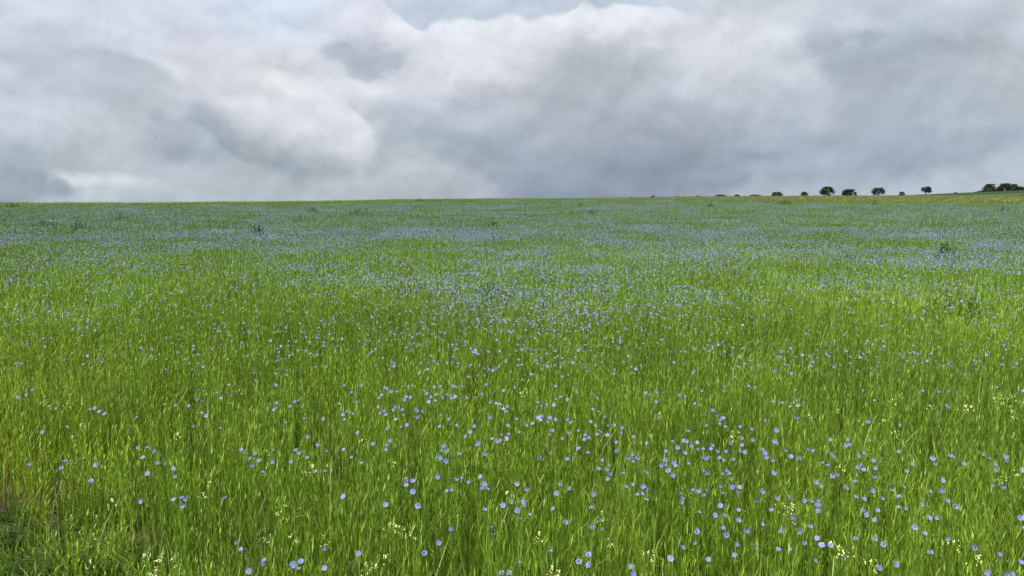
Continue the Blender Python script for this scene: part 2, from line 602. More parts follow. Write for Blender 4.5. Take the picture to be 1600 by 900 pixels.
cr_ = np.hypot(cen[:, 0], cen[:, 1])
mi[(cr_ > 420)] = 1
me.polygons.foreach_set('material_index', mi)
g = obj('ground', me)
tag(g, kind='structure')



# pale strip of another crop across the far slope
sv_, sf_ = [], []
strip = [(1500, 305.9, 306.3), (1530, 305.2, 306.3), (1560, 304.2, 305.6), (1580, 303.7, 305.2), (1600, 303.2, 304.8), (1700, 301.0, 303.2), (1800, 299.2, 301.8)]
rr = np.linspace(430, 930, 200)
for i, (px, ya, yb) in enumerate(strip):
    th = math.atan((px - 800) / FPX)
    hh = ground_h(rr * math.sin(th), rr * math.cos(th))
    pyv = 450 - FPX * np.tan(np.arctan((hh - CAM_H) / (rr * math.cos(th))) + PITCH)
    for yy in (yb, ya):
        k = int(np.argmin(np.abs(pyv - yy)))
        sv_.append((rr[k] * math.sin(th), rr[k] * math.cos(th), hh[k] + 0.25))
    if i:
        sf_.append((2 * i - 2, 2 * i, 2 * i + 1, 2 * i - 1))
me = bpy.data.meshes.new('far_field_strip')
me.from_pydata(sv_, [], sf_)
me.materials.append(M_hill_light)
tag(obj('far_field_strip', me), kind='structure')

# open soil: a finely broken sheet over the ground
nx, ny = 150, 190
gx, gy = np.meshgrid(np.linspace(-4.6, -0.9, nx), np.linspace(1.2, 5.0, ny))
gz = ground_h(gx, gy) + 0.006 + 0.075 * (fbm(gx * 7, gy * 7, 3, 4) - 0.3) + 0.05 * np.maximum(fbm(gx * 17, gy * 17, 9, 2) - 0.5, 0)
edge = np.minimum(np.minimum(gx + 4.6, -0.9 - gx), np.minimum(gy - 1.2, 5.0 - gy))
gz = gz - 0.08 * np.clip(1 - edge / 0.25, 0, 1)
me = bpy.data.meshes.new('bare_soil')
vs = np.stack([gx, gy, gz], -1).reshape(-1, 3)
fs = [(j * nx + i, j * nx + i + 1, (j + 1) * nx + i + 1, (j + 1) * nx + i) for j in range(ny - 1) for i in range(nx - 1)]
me.from_pydata(vs.tolist(), [], fs)
me.materials.append(M_soil)
me.polygons.foreach_set('use_smooth', [True] * len(me.polygons))
tag(obj('bare_soil', me), kind='structure')

# ------------------------------------------------------------------ plant pieces
GREEN = np.array((0.178, 0.318, 0.028))
YGREEN = np.array((0.330, 0.440, 0.042))
DGREEN = np.array((0.085, 0.170, 0.018))
STRAW = np.array((0.36, 0.30, 0.13))
BROWN = np.array((0.15, 0.10, 0.05))


def rcol(rs, yel=0.35):
    t = rs.random()
    c = GREEN * (1 - t * yel * 1.6) + YGREEN * t * yel * 1.6 if t < 0.6 else GREEN * (1 - (t - .6)) + DGREEN * (t - .6)
    return tuple(np.clip(c * rs.uniform(0.6, 1.3), 0.004, 1))


def flax_stem(mb, x, y, H, rs, nleaf, lw, tilt=0.09, col=None, stemw=0.0014, full=True):
    """one flax plant: thin bending stem, narrow leaves climbing it, small buds at the tip"""
    col = col or rcol(rs)
    a = rs.uniform(0, 2 * math.pi)
    lean = rs.uniform(0.2, 1.0) * tilt * H
    lx, ly = math.cos(a) * lean, math.sin(a) * lean
    P = lambda t: (x + lx * t * t, y + ly * t * t, H * t)
    seg = (0.0, 0.35, 0.7, 1.0) if full else (0.25, 0.7, 1.0)
    sd = rs.uniform(0, math.pi)
    if full:
        mb.tube([P(t) for t in seg], [stemw * 1.3, stemw * 1.1, stemw, stemw * 0.6], tuple(0.9 * q for q in col), 3)
    else:
        mb.ribbon([P(t) for t in seg], [stemw * 1.2, stemw, stemw * .4], (math.cos(sd), math.sin(sd)), col)
    la = rs.uniform(0, 6.28)
    for k in range(nleaf):
        t = 0.32 + 0.68 * (k + rs.uniform(0, .8)) / nleaf
        la += 2.4
        ln = rs.uniform(0.7, 1.25) * 0.056 * (1.25 - 0.45 * t) * (1 if full else 1.5)
        c = tuple(q * f for q, f in zip(col, [rs.uniform(0.8, 1.25)] * 3))
        mb.leaf(P(min(t, 1)), la, rs.uniform(1.0, 1.45), ln, lw * rs.uniform(.8, 1.2), c, 0.05)
    return P(1.0)


def grass_blade(mb, x, y, H, rs, w, col, segs=4):
    a = rs.uniform(0, 6.28)
    bend = rs.uniform(0.08, 0.42) * H
    pts, wd = [], []
    for i in range(segs + 1):
        t = i / segs
        pts.append((x + math.cos(a) * bend * t ** 2.2, y + math.sin(a) * bend * t ** 2.2, H * (t - 0.10 * t ** 3)))
        wd.append(w * (1 - t ** 2.5) + 0.0003)
    s = a + math.pi / 2 + rs.uniform(-.5, .5)
    mb.ribbon(pts, wd, (math.cos(s), math.sin(s)), col)


def crop_patch(name, seed, n, rad, H, nleaf, lw, sw, full, blades=0.12, bw=0.0032, tuft=True):
    rs = random.Random(seed)
    mb = MB()
    for i in range(n):
        rr_, a = rad * math.sqrt(rs.random()), rs.uniform(0, 6.28)
        x, y = rr_ * math.cos(a), rr_ * math.sin(a)
        h = H * rs.gauss(1.0, 0.15)
        u = rs.random()
        if u < blades:
            c = tuple(np.clip(YGREEN * rs.uniform(.6, 1.05) if rs.random() < .5 else GREEN * rs.uniform(.6, 1.15), 0, 1))
            grass_blade(mb, x, y, h * rs.uniform(.75, 1.08), rs, bw * rs.uniform(.7, 1.3), c)
        elif u < blades + 0.035:
            c = tuple(np.array(STRAW) * rs.uniform(.6, 1.1))
            grass_blade(mb, x, y, h * rs.uniform(.5, .9), rs, bw * .6, c)
        elif u < blades + 0.043:
            a_ = rs.uniform(0, 6.28)                # flowering grass with a pale bent head
            hh_ = h * rs.uniform(.9, 1.1)
            e_ = hh_ * rs.uniform(.1, .34)
            pp = [(x + math.cos(a_) * e_ * t ** 3, y + math.sin(a_) * e_ * t ** 3, hh_ * (t - .06 * t ** 4)) for t in (0, .4, .7, .85, .93, 1.0)]
            cc = tuple(np.array((.34, .40, .14)) * rs.uniform(.6, 1.0))
            mb.tube(pp, [sw * .7, sw * .6, sw * .5, sw * 1.1, sw * 1.3, sw * .3], cc, 3)
        else:
            flax_stem(mb, x, y, h, rs, nleaf, lw, 0.10, None, sw, full)
    return mb.mesh(name, M_leaf)


lib = {}


def library(name, meshes):
    """objects that are only drawn as copies by the scattering of one stuff object"""
    c = bpy.data.collections.new(name)
    for i, me in enumerate(meshes):
        o = bpy.data.objects.new('%s_%02d' % (name, i), me)
        c.objects.link(o)
    lib[name] = c
    return c


def scatter(name, coll, P, rot, scl, idx, shade, label, cat=None):
    me = bpy.data.meshes.new(name)
    n = len(P)
    me.vertices.add(n)
    me.vertices.foreach_set('co', np.asarray(P, np.float32).ravel())
    a = me.attributes.new('rot', 'FLOAT_VECTOR', 'POINT')
    a.data.foreach_set('vector', np.asarray(rot, np.float32).ravel())
    a = me.attributes.new('scl', 'FLOAT_VECTOR', 'POINT')
    a.data.foreach_set('vector', np.asarray(scl, np.float32).ravel())
    a = me.attributes.new('pick', 'INT', 'POINT')
    a.data.foreach_set('value', np.asarray(idx, np.int32))
    a = me.attributes.new('shade', 'FLOAT_VECTOR', 'POINT')
    a.data.foreach_set('vector', np.asarray(shade, np.float32).ravel())
    o = obj(name, me)
    ng = bpy.data.node_groups.new(name + '_spread', 'GeometryNodeTree')
    ng.interface.new_socket('Geometry', in_out='INPUT', socket_type='NodeSocketGeometry')
    ng.interface.new_socket('Geometry', in_out='OUTPUT', socket_type='NodeSocketGeometry')
    gi = ng.nodes.new('NodeGroupInput')
    go = ng.nodes.new('NodeGroupOutput')
    ci = ng.nodes.new('GeometryNodeCollectionInfo')
    ci.inputs['Collection'].default_value = coll
    ci.inputs['Separate Children'].default_value = True
    ci.inputs['Reset Children'].default_value = True
    iop = ng.nodes.new('GeometryNodeInstanceOnPoints')
    iop.inputs['Pick Instance'].default_value = True

    def na(nm, typ):
        q = ng.nodes.new('GeometryNodeInputNamedAttribute')
        q.data_type = typ
        q.inputs['Name'].default_value = nm
        return q.outputs['Attribute']
    L = ng.links.new
    L(gi.outputs[0], iop.inputs['Points'])
    L(ci.outputs[0], iop.inputs['Instance'])
    L(na('pick', 'INT'), iop.inputs['Instance Index'])
    e2r = ng.nodes.new('FunctionNodeEulerToRotation')
    L(na('rot', 'FLOAT_VECTOR'), e2r.inputs[0])
    L(e2r.outputs[0], iop.inputs['Rotation'])
    L(na('scl', 'FLOAT_VECTOR'), iop.inputs['Scale'])
    L(iop.outputs[0], go.inputs[0])
    md = o.modifiers.new('spread', 'NODES')
    md.node_group = ng
    tag(o, label, cat, kind='stuff')
    return o


def in_view(x, y, pad=1.6, k=0.74):
    return (y > 0.9) & (np.abs(x) < k * y + pad)


def spread_pts(dens, r0, r1, seed):
    """jittered points over the wedge the camera can see, with some room to either side"""
    g_ = np.random.default_rng(seed)
    s = 1 / math.sqrt(dens)
    ys = np.arange(0.6, r1 + s, s)
    xs = np.arange(-(0.74 * r1 + 2), 0.74 * r1 + 2 + s, s)
    X, Y = np.meshgrid(xs, ys)
    X = X.ravel() + g_.uniform(-.6, .6, X.size) * s
    Y = Y.ravel() + g_.uniform(-.6, .6, Y.size) * s
    r = np.hypot(X, Y)
    jit = 1 + 0.10 * (g_.random(X.size) - .5)
    k = in_view(X, Y) & (r * jit >= r0) & (r * jit < r1)
    return X[k], Y[k]


def margin_start(x, y):
    """distance from the camera at which the flowering crop ends and rough grass begins"""
    px = colpx(x, y)
    D = lerp_tab(CREST_D, px)
    yc = lerp_tab(CREST_Y, px)
    ym = lerp_tab(MARGIN_Y, px) + 1.6 * (fbm(px / 30.0, px * 0 + 3.3, 21) - .5)
    K = D * 0 + pvn(yc) + (CAM_H - CANOPY) / D     # tangent of the slope
    return (CAM_H - CANOPY) / (K - pvn(ym))


def tone(x, y, seed=1, crop_=True):
    """slow changes of growth and colour across the crop, plus painted shade up the field, (n,3) multipliers"""
    f = fbm(x * 0.45, y * 0.45, seed) - .5
    q = fbm(x * 0.09, y * 0.09, seed + 5) - .5
    z = fbm(x * 1.7, y * 1.7, seed + 9) - .5
    px = colpx(x, y)
    left = np.clip((260 - px) / 300.0, 0, 1) * np.clip((9 - y) / 5.0, 0, 1)
    lum = 1 + 0.16 * f + 0.10 * q + 0.32 * z + 0.15 * left
    yel = 0.16 * f + 0.12 * q + 0.2 * z + 0.26 * left
    # up the field, dimmer light under cloud is painted into the crop colour
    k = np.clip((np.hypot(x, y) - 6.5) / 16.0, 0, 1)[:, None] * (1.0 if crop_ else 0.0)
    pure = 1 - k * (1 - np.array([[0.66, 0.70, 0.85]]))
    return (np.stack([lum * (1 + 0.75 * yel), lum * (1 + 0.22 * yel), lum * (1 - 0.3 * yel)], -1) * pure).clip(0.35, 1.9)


# ------------------------------------------------------------------ the crop
library('crop_near', [crop_patch('crop_near_%d' % i, 100 + i, 40, 0.15, 0.47, 11, 0.0024, 0.0013, True, 0.30, 0.0030) for i in range(12)])
library('crop_mid', [crop_patch('crop_mid_%d' % i, 200 + i, 70, 0.33, 0.47, 6, 0.0036, 0.0022, False, 0.28, 0.0050) for i in range(8)])
library('crop_far', [crop_patch('crop_far_%d' % i, 300 + i, 220, 0.95, 0.47, 4, 0.006, 0.006, False, 0.12, 0.009) for i in range(6)])
library('crop_horizon', [crop_patch('crop_horizon_%d' % i, 400 + i, 380, 2.4, 0.47, 3, 0.014, 0.016, False, 0.12, 0.02) for i in range(5)])


def crop(name, coll, nvar, dens, r0, r1, seed, label, hs=1.0):
    X, Y = spread_pts(dens, r0, r1, seed)
    g_ = np.random.default_rng(seed + 1)
    r = np.hypot(X, Y)
    px = colpx(X, Y)
    keep = (r < lerp_tab(CREST_D, px) + 14) & (r < margin_start(X, Y) * (1 + 0.34 * (g_.random(X.size) - .42)))
    bm_ = bare_mask(X, Y)
    keep &= (g_.random(X.size) > np.clip((bm_ - .25) * 1.7, 0, 1))
    X, Y, bm_ = X[keep], Y[keep], bm_[keep]
    n = X.size
    Z = ground_h(X, Y) - 0.01
    rot = np.stack([g_.normal(0, .035, n), g_.normal(0, .035, n), g_.uniform(0, 6.283, n)], -1)
    hgt = hs * (0.86 + 0.34 * fbm(X * .8, Y * .8, 31)) * g_.normal(1, .07, n) * (1 - 0.68 * bm_)
    wide = g_.uniform(.9, 1.12, n)
    scl = np.stack([wide, wide, hgt], -1)
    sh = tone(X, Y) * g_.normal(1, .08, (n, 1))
    return scatter(name, coll, np.stack([X, Y, Z], -1), rot, scl, g_.integers(0, nvar, n), sh, label)


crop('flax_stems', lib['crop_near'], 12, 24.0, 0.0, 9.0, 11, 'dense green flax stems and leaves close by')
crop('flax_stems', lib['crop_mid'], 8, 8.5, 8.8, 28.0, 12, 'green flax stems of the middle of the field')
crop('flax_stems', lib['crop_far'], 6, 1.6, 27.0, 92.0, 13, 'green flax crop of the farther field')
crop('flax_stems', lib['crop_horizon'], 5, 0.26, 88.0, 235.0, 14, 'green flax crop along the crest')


# ------------------------------------------------------------------ flax flowers
BLUE = np.array((0.225, 0.262, 0.560))


def flax_flower(mb, rs, D=0.024, cup=0.35, simple=False, c0=(0, 0, 0), nrm=None):
    """five broad overlapping petals in a shallow bowl round a pale eye"""
    rad = D / 2
    base = BLUE * rs.uniform(.78, 1.18)
    base = base * np.array((rs.uniform(.8, 1.25), rs.uniform(.9, 1.1), 1))
    M = np.eye(3)
    if nrm is not None:
        w = np.array(nrm, float)
        w /= np.linalg.norm(w)
        u = np.cross((0.2, 1, 0.1), w)
        u /= np.linalg.norm(u)
        M = np.stack([u, np.cross(w, u), w], 1)
    c0 = np.array(c0, float)
    if simple:
        k = 5
        a0 = rs.uniform(0, 6.28)
        pts = [(0, 0, 0)] + [(rad * .98 * math.cos(a0 + 2 * math.pi * i / k), rad * .98 * math.sin(a0 + 2 * math.pi * i / k), rad * cup * .6) for i in range(k)]
        if rs.random() < .22:
            base = base * 1.15 + 0.09
        mb.add([tuple(c0 + M @ np.array(p)) for p in pts], [(0, 1 + i, 1 + (i + 1) % k) for i in range(k)], tuple(base))
        return
    a0 = rs.uniform(0, 6.28)
    for i in range(5):
        a = a0 + 2 * math.pi * i / 5 + rs.uniform(-.06, .06)
        cp = cup + rs.uniform(-.12, .12)
        L = rad * rs.uniform(.92, 1.06)
        prof = [(0.04, 0.10, 0.0), (0.50, 0.46, 0.20), (0.84, 0.56, 0.66), (1.04, 0.22, 1.0)]
        pts, cols = [], []
        for t, hw_, zz in prof:
            for s in (-1, 1):
                x_, y_ = L * t, s * rad * hw_ * .98
                z_ = rad * cp * zz * 0.8 + (0.0008 * s) * (1 if t > .3 else 0) + rs.uniform(-.0005, .0005)
                pts.append((x_ * math.cos(a) - y_ * math.sin(a), x_ * math.sin(a) + y_ * math.cos(a), z_))
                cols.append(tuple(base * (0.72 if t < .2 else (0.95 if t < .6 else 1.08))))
        mb.add([tuple(c0 + M @ np.array(p)) for p in pts], [(0, 1, 3, 2), (2, 3, 5, 4), (4, 5, 7, 6)], cols)
    k = 6
    pts = [(0, 0, rad * .18)] + [(rad * .11 * math.cos(2 * math.pi * i / k), rad * .11 * math.sin(2 * math.pi * i / k), rad * .05) for i in range(k)]
    mb.add([tuple(c0 + M @ np.array(p)) for p in pts], [(0, 1 + i, 1 + (i + 1) % k) for i in range(k)], (0.50, 0.50, 0.46))


def sepals(mb, rs, D):
    for i in range(5):
        a = 2 * math.pi * i / 5
        mb.leaf((0, 0, -0.003), a, 0.02, D * .26, D * .06, tuple(GREEN * .9), 0)


fl_meshes, fl_single = [], []
for i in range(10):
    rs = random.Random(500 + i)
    mb = MB()
    cup = (0.30, 0.4, 0.35, 0.5, 0.28, 0.42, 0.9, 0.38, 0.33, 1.3)[i]
    Dm = .75 * (0.0255, 0.024, 0.0265, 0.023, 0.025, 0.0245, 0.021, 0.0255, 0.0235, 0.018)[i]
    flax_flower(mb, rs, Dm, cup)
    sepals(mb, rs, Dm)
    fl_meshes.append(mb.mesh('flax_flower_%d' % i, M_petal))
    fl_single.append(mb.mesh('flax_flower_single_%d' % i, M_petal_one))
library('flower_near', fl_meshes)
far_m = []
for i in range(5):
    rs = random.Random(600 + i)
    mb = MB()
    for k in range(150):
        rr_, a = 1.0 * math.sqrt(rs.random()), rs.uniform(0, 6.28)
        nrm = (rs.gauss(0, .35), rs.gauss(-.55, .35), 0.85)
        flax_flower(mb, rs, rs.uniform(.0155, .019), .35, True, (rr_ * math.cos(a), rr_ * math.sin(a), rs.gauss(0.0, .035)), nrm)
    far_m.append(mb.mesh('flower_far_%d' % i, M_petal))
library('flower_far', far_m)


def flower_density(x, y):
    """flowers per square metre"""
    px = colpx(x, y)
    r = np.hypot(x, y)
    f = fbm(x * .9, y * .9, 71, 3)
    q = fbm(x * .13 + 3, y * .13, 77, 3)
    s = fbm(x * .35, y * .35, 81, 2)
    d = (50 + 15 * np.clip((r - 6.5) / 3.0, 0, 1)) * np.clip(.15 + (f - .22) * 3.0, 0.08, 2.2) * np.clip(.55 + (q - .3) * 2.0, 0.4, 1.5) * np.clip(.5 + (s - .3) * 2.2, .35, 1.6)
    # thin stretch of the crop between the near flowers and the blue middle distance
    thin = np.exp(-((y - 6.9) / 1.4) ** 2) * np.where(px < 560, 0.5, 0.25)
    thin_r = np.exp(-((y - 7.0) / 1.6) ** 2) * np.clip((px - 900) / 300., 0, 1) * .25
    d = d * (1 - thin) * (1 - thin_r)
    d *= np.clip(0.85 + (r - 6) / 6.0, 0.85, 3.8) * np.clip(1 + (r - 30) / 60.0, 1, 1.8)
    d *= np.where((px < 420) & (y < 6.5), 0.45, 1)
    return d


def canopy_h(x, y):
    return ground_h(x, y) + 0.47 * (0.86 + 0.34 * fbm(x * .8, y * .8, 31))


TILES = {
    (0, 750): [(568,5),(879,135),(1085,123),(1133,115),(1160,117),(1141,163),(1402,119),(1480,391),(1502,435),(1556,571)],
    (400, 750): [(545,104),(938,5),(978,8),(937,34),(981,74),(810,154),(1011,160),(1255,3),(1327,15),(1194,70),(1219,68),(1425,26),(1410,54),(1445,58),(1595,137),(1543,159),(1427,186),(1221,304),(1139,397),(1052,457),(1472,303),(1484,329),(427,428),(638,460),(52,502),(34,529),(232,531),(282,509),(266,557),(427,551),(1535,579),(1582,583)],
    (800, 750): [(33,26),(90,56),(302,28),(352,52),(277,84),(200,126),(74,138),(72,162),(33,190),(47,243),(110,222),(255,183),(510,92),(494,173),(338,266),(500,293),(557,257),(558,308),(240,436),(45,520),(478,470),(416,512),(480,532),(745,543),(758,588),(711,38),(757,28),(818,40),(835,58),(810,86),(785,92),(839,125),(1056,82),(1062,113),(1057,144),(1133,62),(1155,80),(1176,70),(1200,98),(1222,60),(1304,37),(1378,44),(1428,46),(1318,88),(1403,84),(1561,72),(1535,125),(1302,163),(1171,203),(1417,190),(1268,222),(1325,222),(1416,252),(1320,302),(1466,312),(1562,280),(1157,322),(1338,346),(1140,397),(1067,423),(1406,404),(1519,420),(1392,470),(1226,497),(990,492),(595,2),(1368,0)],
    (1200, 750): [(109,25),(143,107),(225,130),(272,137),(310,122),(311,155),(318,195),(334,47),(302,16),(487,54),(547,10),(551,107),(601,121),(650,66),(762,24),(774,67),(846,45),(716,118),(819,105),(815,172),(865,175),(686,190),(588,188),(613,217),(668,250),(153,231),(156,274),(83,312),(197,322),(265,295),(307,364),(335,408),(230,396),(389,405),(139,430),(65,437),(297,505),(472,493),(548,368),(669,369),(720,402),(799,527),(692,550),(963,155),(1012,72),(1062,76),(1090,66),(1093,5),(1123,130),(1171,167),(1008,238),(1058,240),(917,295),(981,335),(1125,368),(1015,455),(1288,424),(1405,42),(1472,36),(1463,55),(1573,236),(1448,470),(1582,514),(1370,578),(1490,595),(17,187),(55,118)],
    (0, 600): [(112,83),(164,67),(203,36),(401,19),(433,68),(349,152),(558,160),(592,152),(620,175),(655,188),(418,269),(265,299),(453,334),(855,209),(183,505),(405,486),(383,527),(524,466),(600,508),(860,397),(918,400),(955,418),(893,460),(988,495),(1030,498),(1085,530),(1096,576),(923,561),(1030,128),(1097,135),(1179,138),(1240,24),(1229,95),(1265,109),(1351,56),(1380,88),(1440,68),(1437,122),(1261,180),(1288,198),(1206,263),(1378,279),(1430,5),(1507,414),(1595,436),(1566,465),(1574,509)],
    (400, 600): [(122,6),(549,7),(654,10),(805,20),(820,28),(911,13),(948,16),(977,12),(842,48),(880,48),(596,55),(618,72),(625,103),(520,125),(129,118),(127,148),(112,162),(240,110),(265,103),(209,141),(423,216),(188,238),(301,215),(568,170),(545,190),(553,222),(606,186),(318,330),(384,379),(637,305),(106,413),(21,480),(102,487),(247,416),(268,432),(294,426),(320,461),(433,418),(548,410),(217,489),(41,556),(430,548),(369,547),(660,495),(597,459),(764,142),(785,72),(770,89),(937,78),(925,98),(966,82),(773,184),(797,168),(810,192),(867,142),(858,160),(890,146),(915,162),(919,191),(876,222),(820,279),(908,272),(945,257),(730,374),(838,356),(813,408),(818,378),(1000,152),(1008,168),(1040,167),(1007,203),(1048,42),(1067,60),(1090,80),(1080,110),(1120,105),(1113,17),(1155,18),(1129,66),(1190,66),(1212,68),(1218,90),(1244,80),(1168,84),(1230,12),(1248,20),(1288,12),(1439,5),(1315,86),(1365,86),(1410,64),(1478,47),(1548,42),(1467,113),(1500,121),(1522,127),(1546,157),(1560,172),(1575,140),(1157,196),(1201,224),(1147,266),(1255,258),(1365,264),(1339,300),(1306,328),(1460,208),(1569,258),(1474,342),(1509,354),(1534,322),(1565,342),(1579,315),(1533,352),(1391,369),(1377,384),(1157,414),(1189,417),(1175,390),(1148,463),(1187,481),(1229,460),(1270,438),(1430,436),(1403,581),(1135,581),(1245,595),(1286,587),(938,592)],
    (800, 600): [(15,20),(270,14),(403,46),(500,62),(535,88),(350,97),(303,82),(274,90),(160,118),(180,134),(216,130),(238,120),(260,130),(27,217),(150,205),(165,212),(178,226),(185,200),(128,250),(91,262),(43,302),(235,210),(272,222),(220,238),(343,216),(362,237),(254,290),(230,318),(348,305),(414,294),(318,345),(505,158),(540,176),(577,203),(490,235),(522,262),(558,244),(597,258),(638,258),(689,273),(678,306),(540,292),(532,315),(555,300),(596,320),(460,322),(470,332),(452,348),(482,340),(757,332),(650,362),(846,370),(656,420),(171,462),(239,434),(345,469),(416,405),(392,437),(473,432),(563,478),(604,508),(590,538),(540,530),(612,566),(600,592),(695,561),(726,460),(750,442),(785,460),(757,488),(836,56),(856,70),(903,50),(942,52),(902,112),(1044,70),(1083,80),(1145,124),(1168,132),(1150,28),(1185,44),(1254,165),(1230,178),(1282,190),(1300,228),(1296,250),(1333,268),(1216,262),(1320,215),(1098,295),(1005,360),(1075,355),(1090,358),(1035,395),(1036,412),(961,421),(1081,432),(1120,387),(1157,366),(1158,408),(1193,407),(1250,385),(1240,403),(1281,420),(1337,420),(1367,370),(1422,418),(1455,427),(1190,458),(1212,464),(1225,460),(1296,462),(1324,476),(1384,470),(957,475),(1003,468),(1012,492),(1022,512),(935,512),(962,508),(978,542),(1006,576),(1104,498),(1195,543),(1222,555),(1310,560),(1343,540),(1357,560),(1367,585),(1565,410),(1582,432),(1590,458),(1530,552),(1505,350),(1496,285),(1435,340),(1437,380),(1428,270),(1582,226),(1480,12),(1520,22),(1322,14),(1320,46),(844,552),(914,215)],
    (1200, 600): [(32,108),(90,115),(138,140),(170,37),(174,100),(190,132),(222,116),(180,207),(52,290),(43,358),(56,374),(110,416),(144,456),(196,462),(31,478),(36,558),(248,410),(281,420),(388,346),(397,434),(410,458),(343,494),(373,511),(405,574),(434,567),(487,384),(511,380),(500,347),(632,352),(605,432),(567,448),(577,503),(560,520),(598,538),(661,477),(670,524),(666,572),(550,570),(725,434),(814,420),(821,260),(628,235),(664,104),(902,500),(866,548),(1030,468),(1046,496),(1140,450),(1160,456),(1227,500),(1090,595),(1350,440),(1380,466),(1423,502),(1421,540),(1485,482),(1492,460),(1595,540),(1114,134),(1130,138),(1127,48),(1065,48),(756,10),(594,40),(966,40),(1430,22),(1594,44)],
}
spots = [(ox + x / 4.0, oy + y / 4.0) for (ox, oy), L_ in TILES.items() for x, y in L_]
spots.sort(key=lambda p: -p[1])

# stems for the single plants, 0.55 m to the flower's base
ST_H = 0.55
stem_meshes = []
for i in range(6):
    rs = random.Random(700 + i)
    mb = MB()
    top = flax_stem(mb, 0, 0, ST_H, rs, 20, 0.0019, 0.0, rcol(rs, .2), 0.0013, True)
    for k in range(2):                          # side shoots with buds
        a = rs.uniform(0, 6.28)
        q = (0.03 * math.cos(a), 0.03 * math.sin(a), ST_H - rs.uniform(0.0, .04))
        mb.tube([(0, 0, ST_H - .09), q], [.0009, .0007], tuple(GREEN), 3)
        mb.tube([q, (q[0], q[1], q[2] + .005), (q[0], q[1], q[2] + .010)], [.001, .003, .0005], tuple(GREEN * 1.1), 4)
    stem_meshes.append(mb.mesh('flax_stem_%d' % i, M_leaf_one))

COLS = [(130, 'at the left edge'), (330, 'toward the left edge'), (530, 'well left of middle'), (720, 'left of middle'), (880, 'by the middle'), (1070, 'just right of middle'), (1270, 'right of middle'), (1470, 'toward the right edge'), (9999, 'at the right edge')]
ROWN = [(868, 'at the very bottom'), (835, 'low down'), (800, 'low in stems'), (765, 'in nearer crop'), (735, 'a little way in'), (700, 'some way in'), (0, 'farther in')]
ORD = ['first', 'second', 'third', 'fourth', 'fifth', 'sixth', 'seventh', 'eighth', 'ninth', 'tenth', 'eleventh', 'twelfth', 'thirteenth', 'fourteenth', 'fifteenth', 'sixteenth']


def where(px, py):
    return next(w for m, w in COLS if px < m), next(w for m, w in ROWN if py >= m)


def cluster_names(pts, link_px):
    n = len(pts)
    par = list(range(n))

    def find(i):
        while par[i] != i:
            par[i] = par[par[i]]
            i = par[i]
        return i
    for i in range(n):
        for j in range(i):
            if (pts[i][0] - pts[j][0]) ** 2 + (pts[i][1] - pts[j][1]) ** 2 < link_px ** 2:
                par[find(i)] = find(j)
    groups = {}
    for i in range(n):
        groups.setdefault(find(i), []).append(i)
    word = {}
    for m in groups.values():
        if len(m) == 1:
            word[m[0]] = ('lone', '')
        else:
            m.sort(key=lambda i: pts[i][0])
            cnt = {2: 'a pair', 3: 'three', 4: 'four', 5: 'five', 6: 'six', 7: 'seven'}.get(len(m), 'many')
            for k, i in enumerate(m):
                nm = ('left' if k == 0 else 'right') if len(m) == 2 else (ORD[min(k, 15)] + ' from left')
                word[i] = (nm, cnt)
    return word


def labels_for(pts, noun, link_px):
    word = cluster_names(pts, link_px)
    raw = []
    for i, (px, py) in enumerate(pts):
        cx, ry = where(px, py)
        nm, cnt = word[i]
        raw.append(('lone ' + noun + ' ' + ry + ' ' + cx) if nm == 'lone' else (noun + ', ' + nm + ' of ' + cnt + ' ' + ry + ' ' + cx))
    seen = {}
    for i, s in enumerate(raw):
        seen.setdefault(s, []).append(i)
    for s, m in seen.items():
        if len(m) > 1:
            m.sort(key=lambda i: pts[i][0])
            for k, i in enumerate(m):
                raw[i] = ORD[min(k, 15)] + ' ' + s.replace('blue flax flower', 'flax flower')
    return raw


N_SINGLE = 300
single = spots[:N_SINGLE]
rest = spots[N_SINGLE:]
lab = labels_for(single, 'blue flax flower', 15)
frs = random.Random(42)
for i, (px, py) in enumerate(single):
    H = 0.565 + frs.uniform(-.03, .03)
    x, y = ray_to(px, py, H)
    z = float(ground_h(x, y))
    root = bpy.data.objects.new('flax_plant', None)
    root.empty_display_size = 0.1
    root.location = (x, y, z)
    link(root)
    tag(root, lab[i], 'flax flower', 'blue flax flowers standing above the near crop')
    sc = H / ST_H
    s_ = obj('stem', stem_meshes[i % 6], root, rot=(0, 0, frs.uniform(0, 6.28)), scl=(1, 1, sc))
    v = frs.choices(range(10), [3, 3, 3, 2, 3, 3, 1, 3, 3, .6])[0]
    f_ = obj('flower', fl_single[v], root, loc=(0, 0, H), rot=(max(0.05, frs.gauss(0.75, .42)), frs.gauss(0, .45), 0), scl=frs.uniform(.72, 1.15))

# every other flower of the field
P, ROT, SC = [], [], []
for px, py in rest:
    H = 0.56 + frs.uniform(-.03, .03)
    x, y = ray_to(px, py, H)
    P.append((x, y, float(ground_h(x, y)) + H))
g_ = np.random.default_rng(90)
X, Y = spread_pts(260.0, 0.0, 26.0, 91)
keep = g_.random(X.size) < flower_density(X, Y) / 260.0
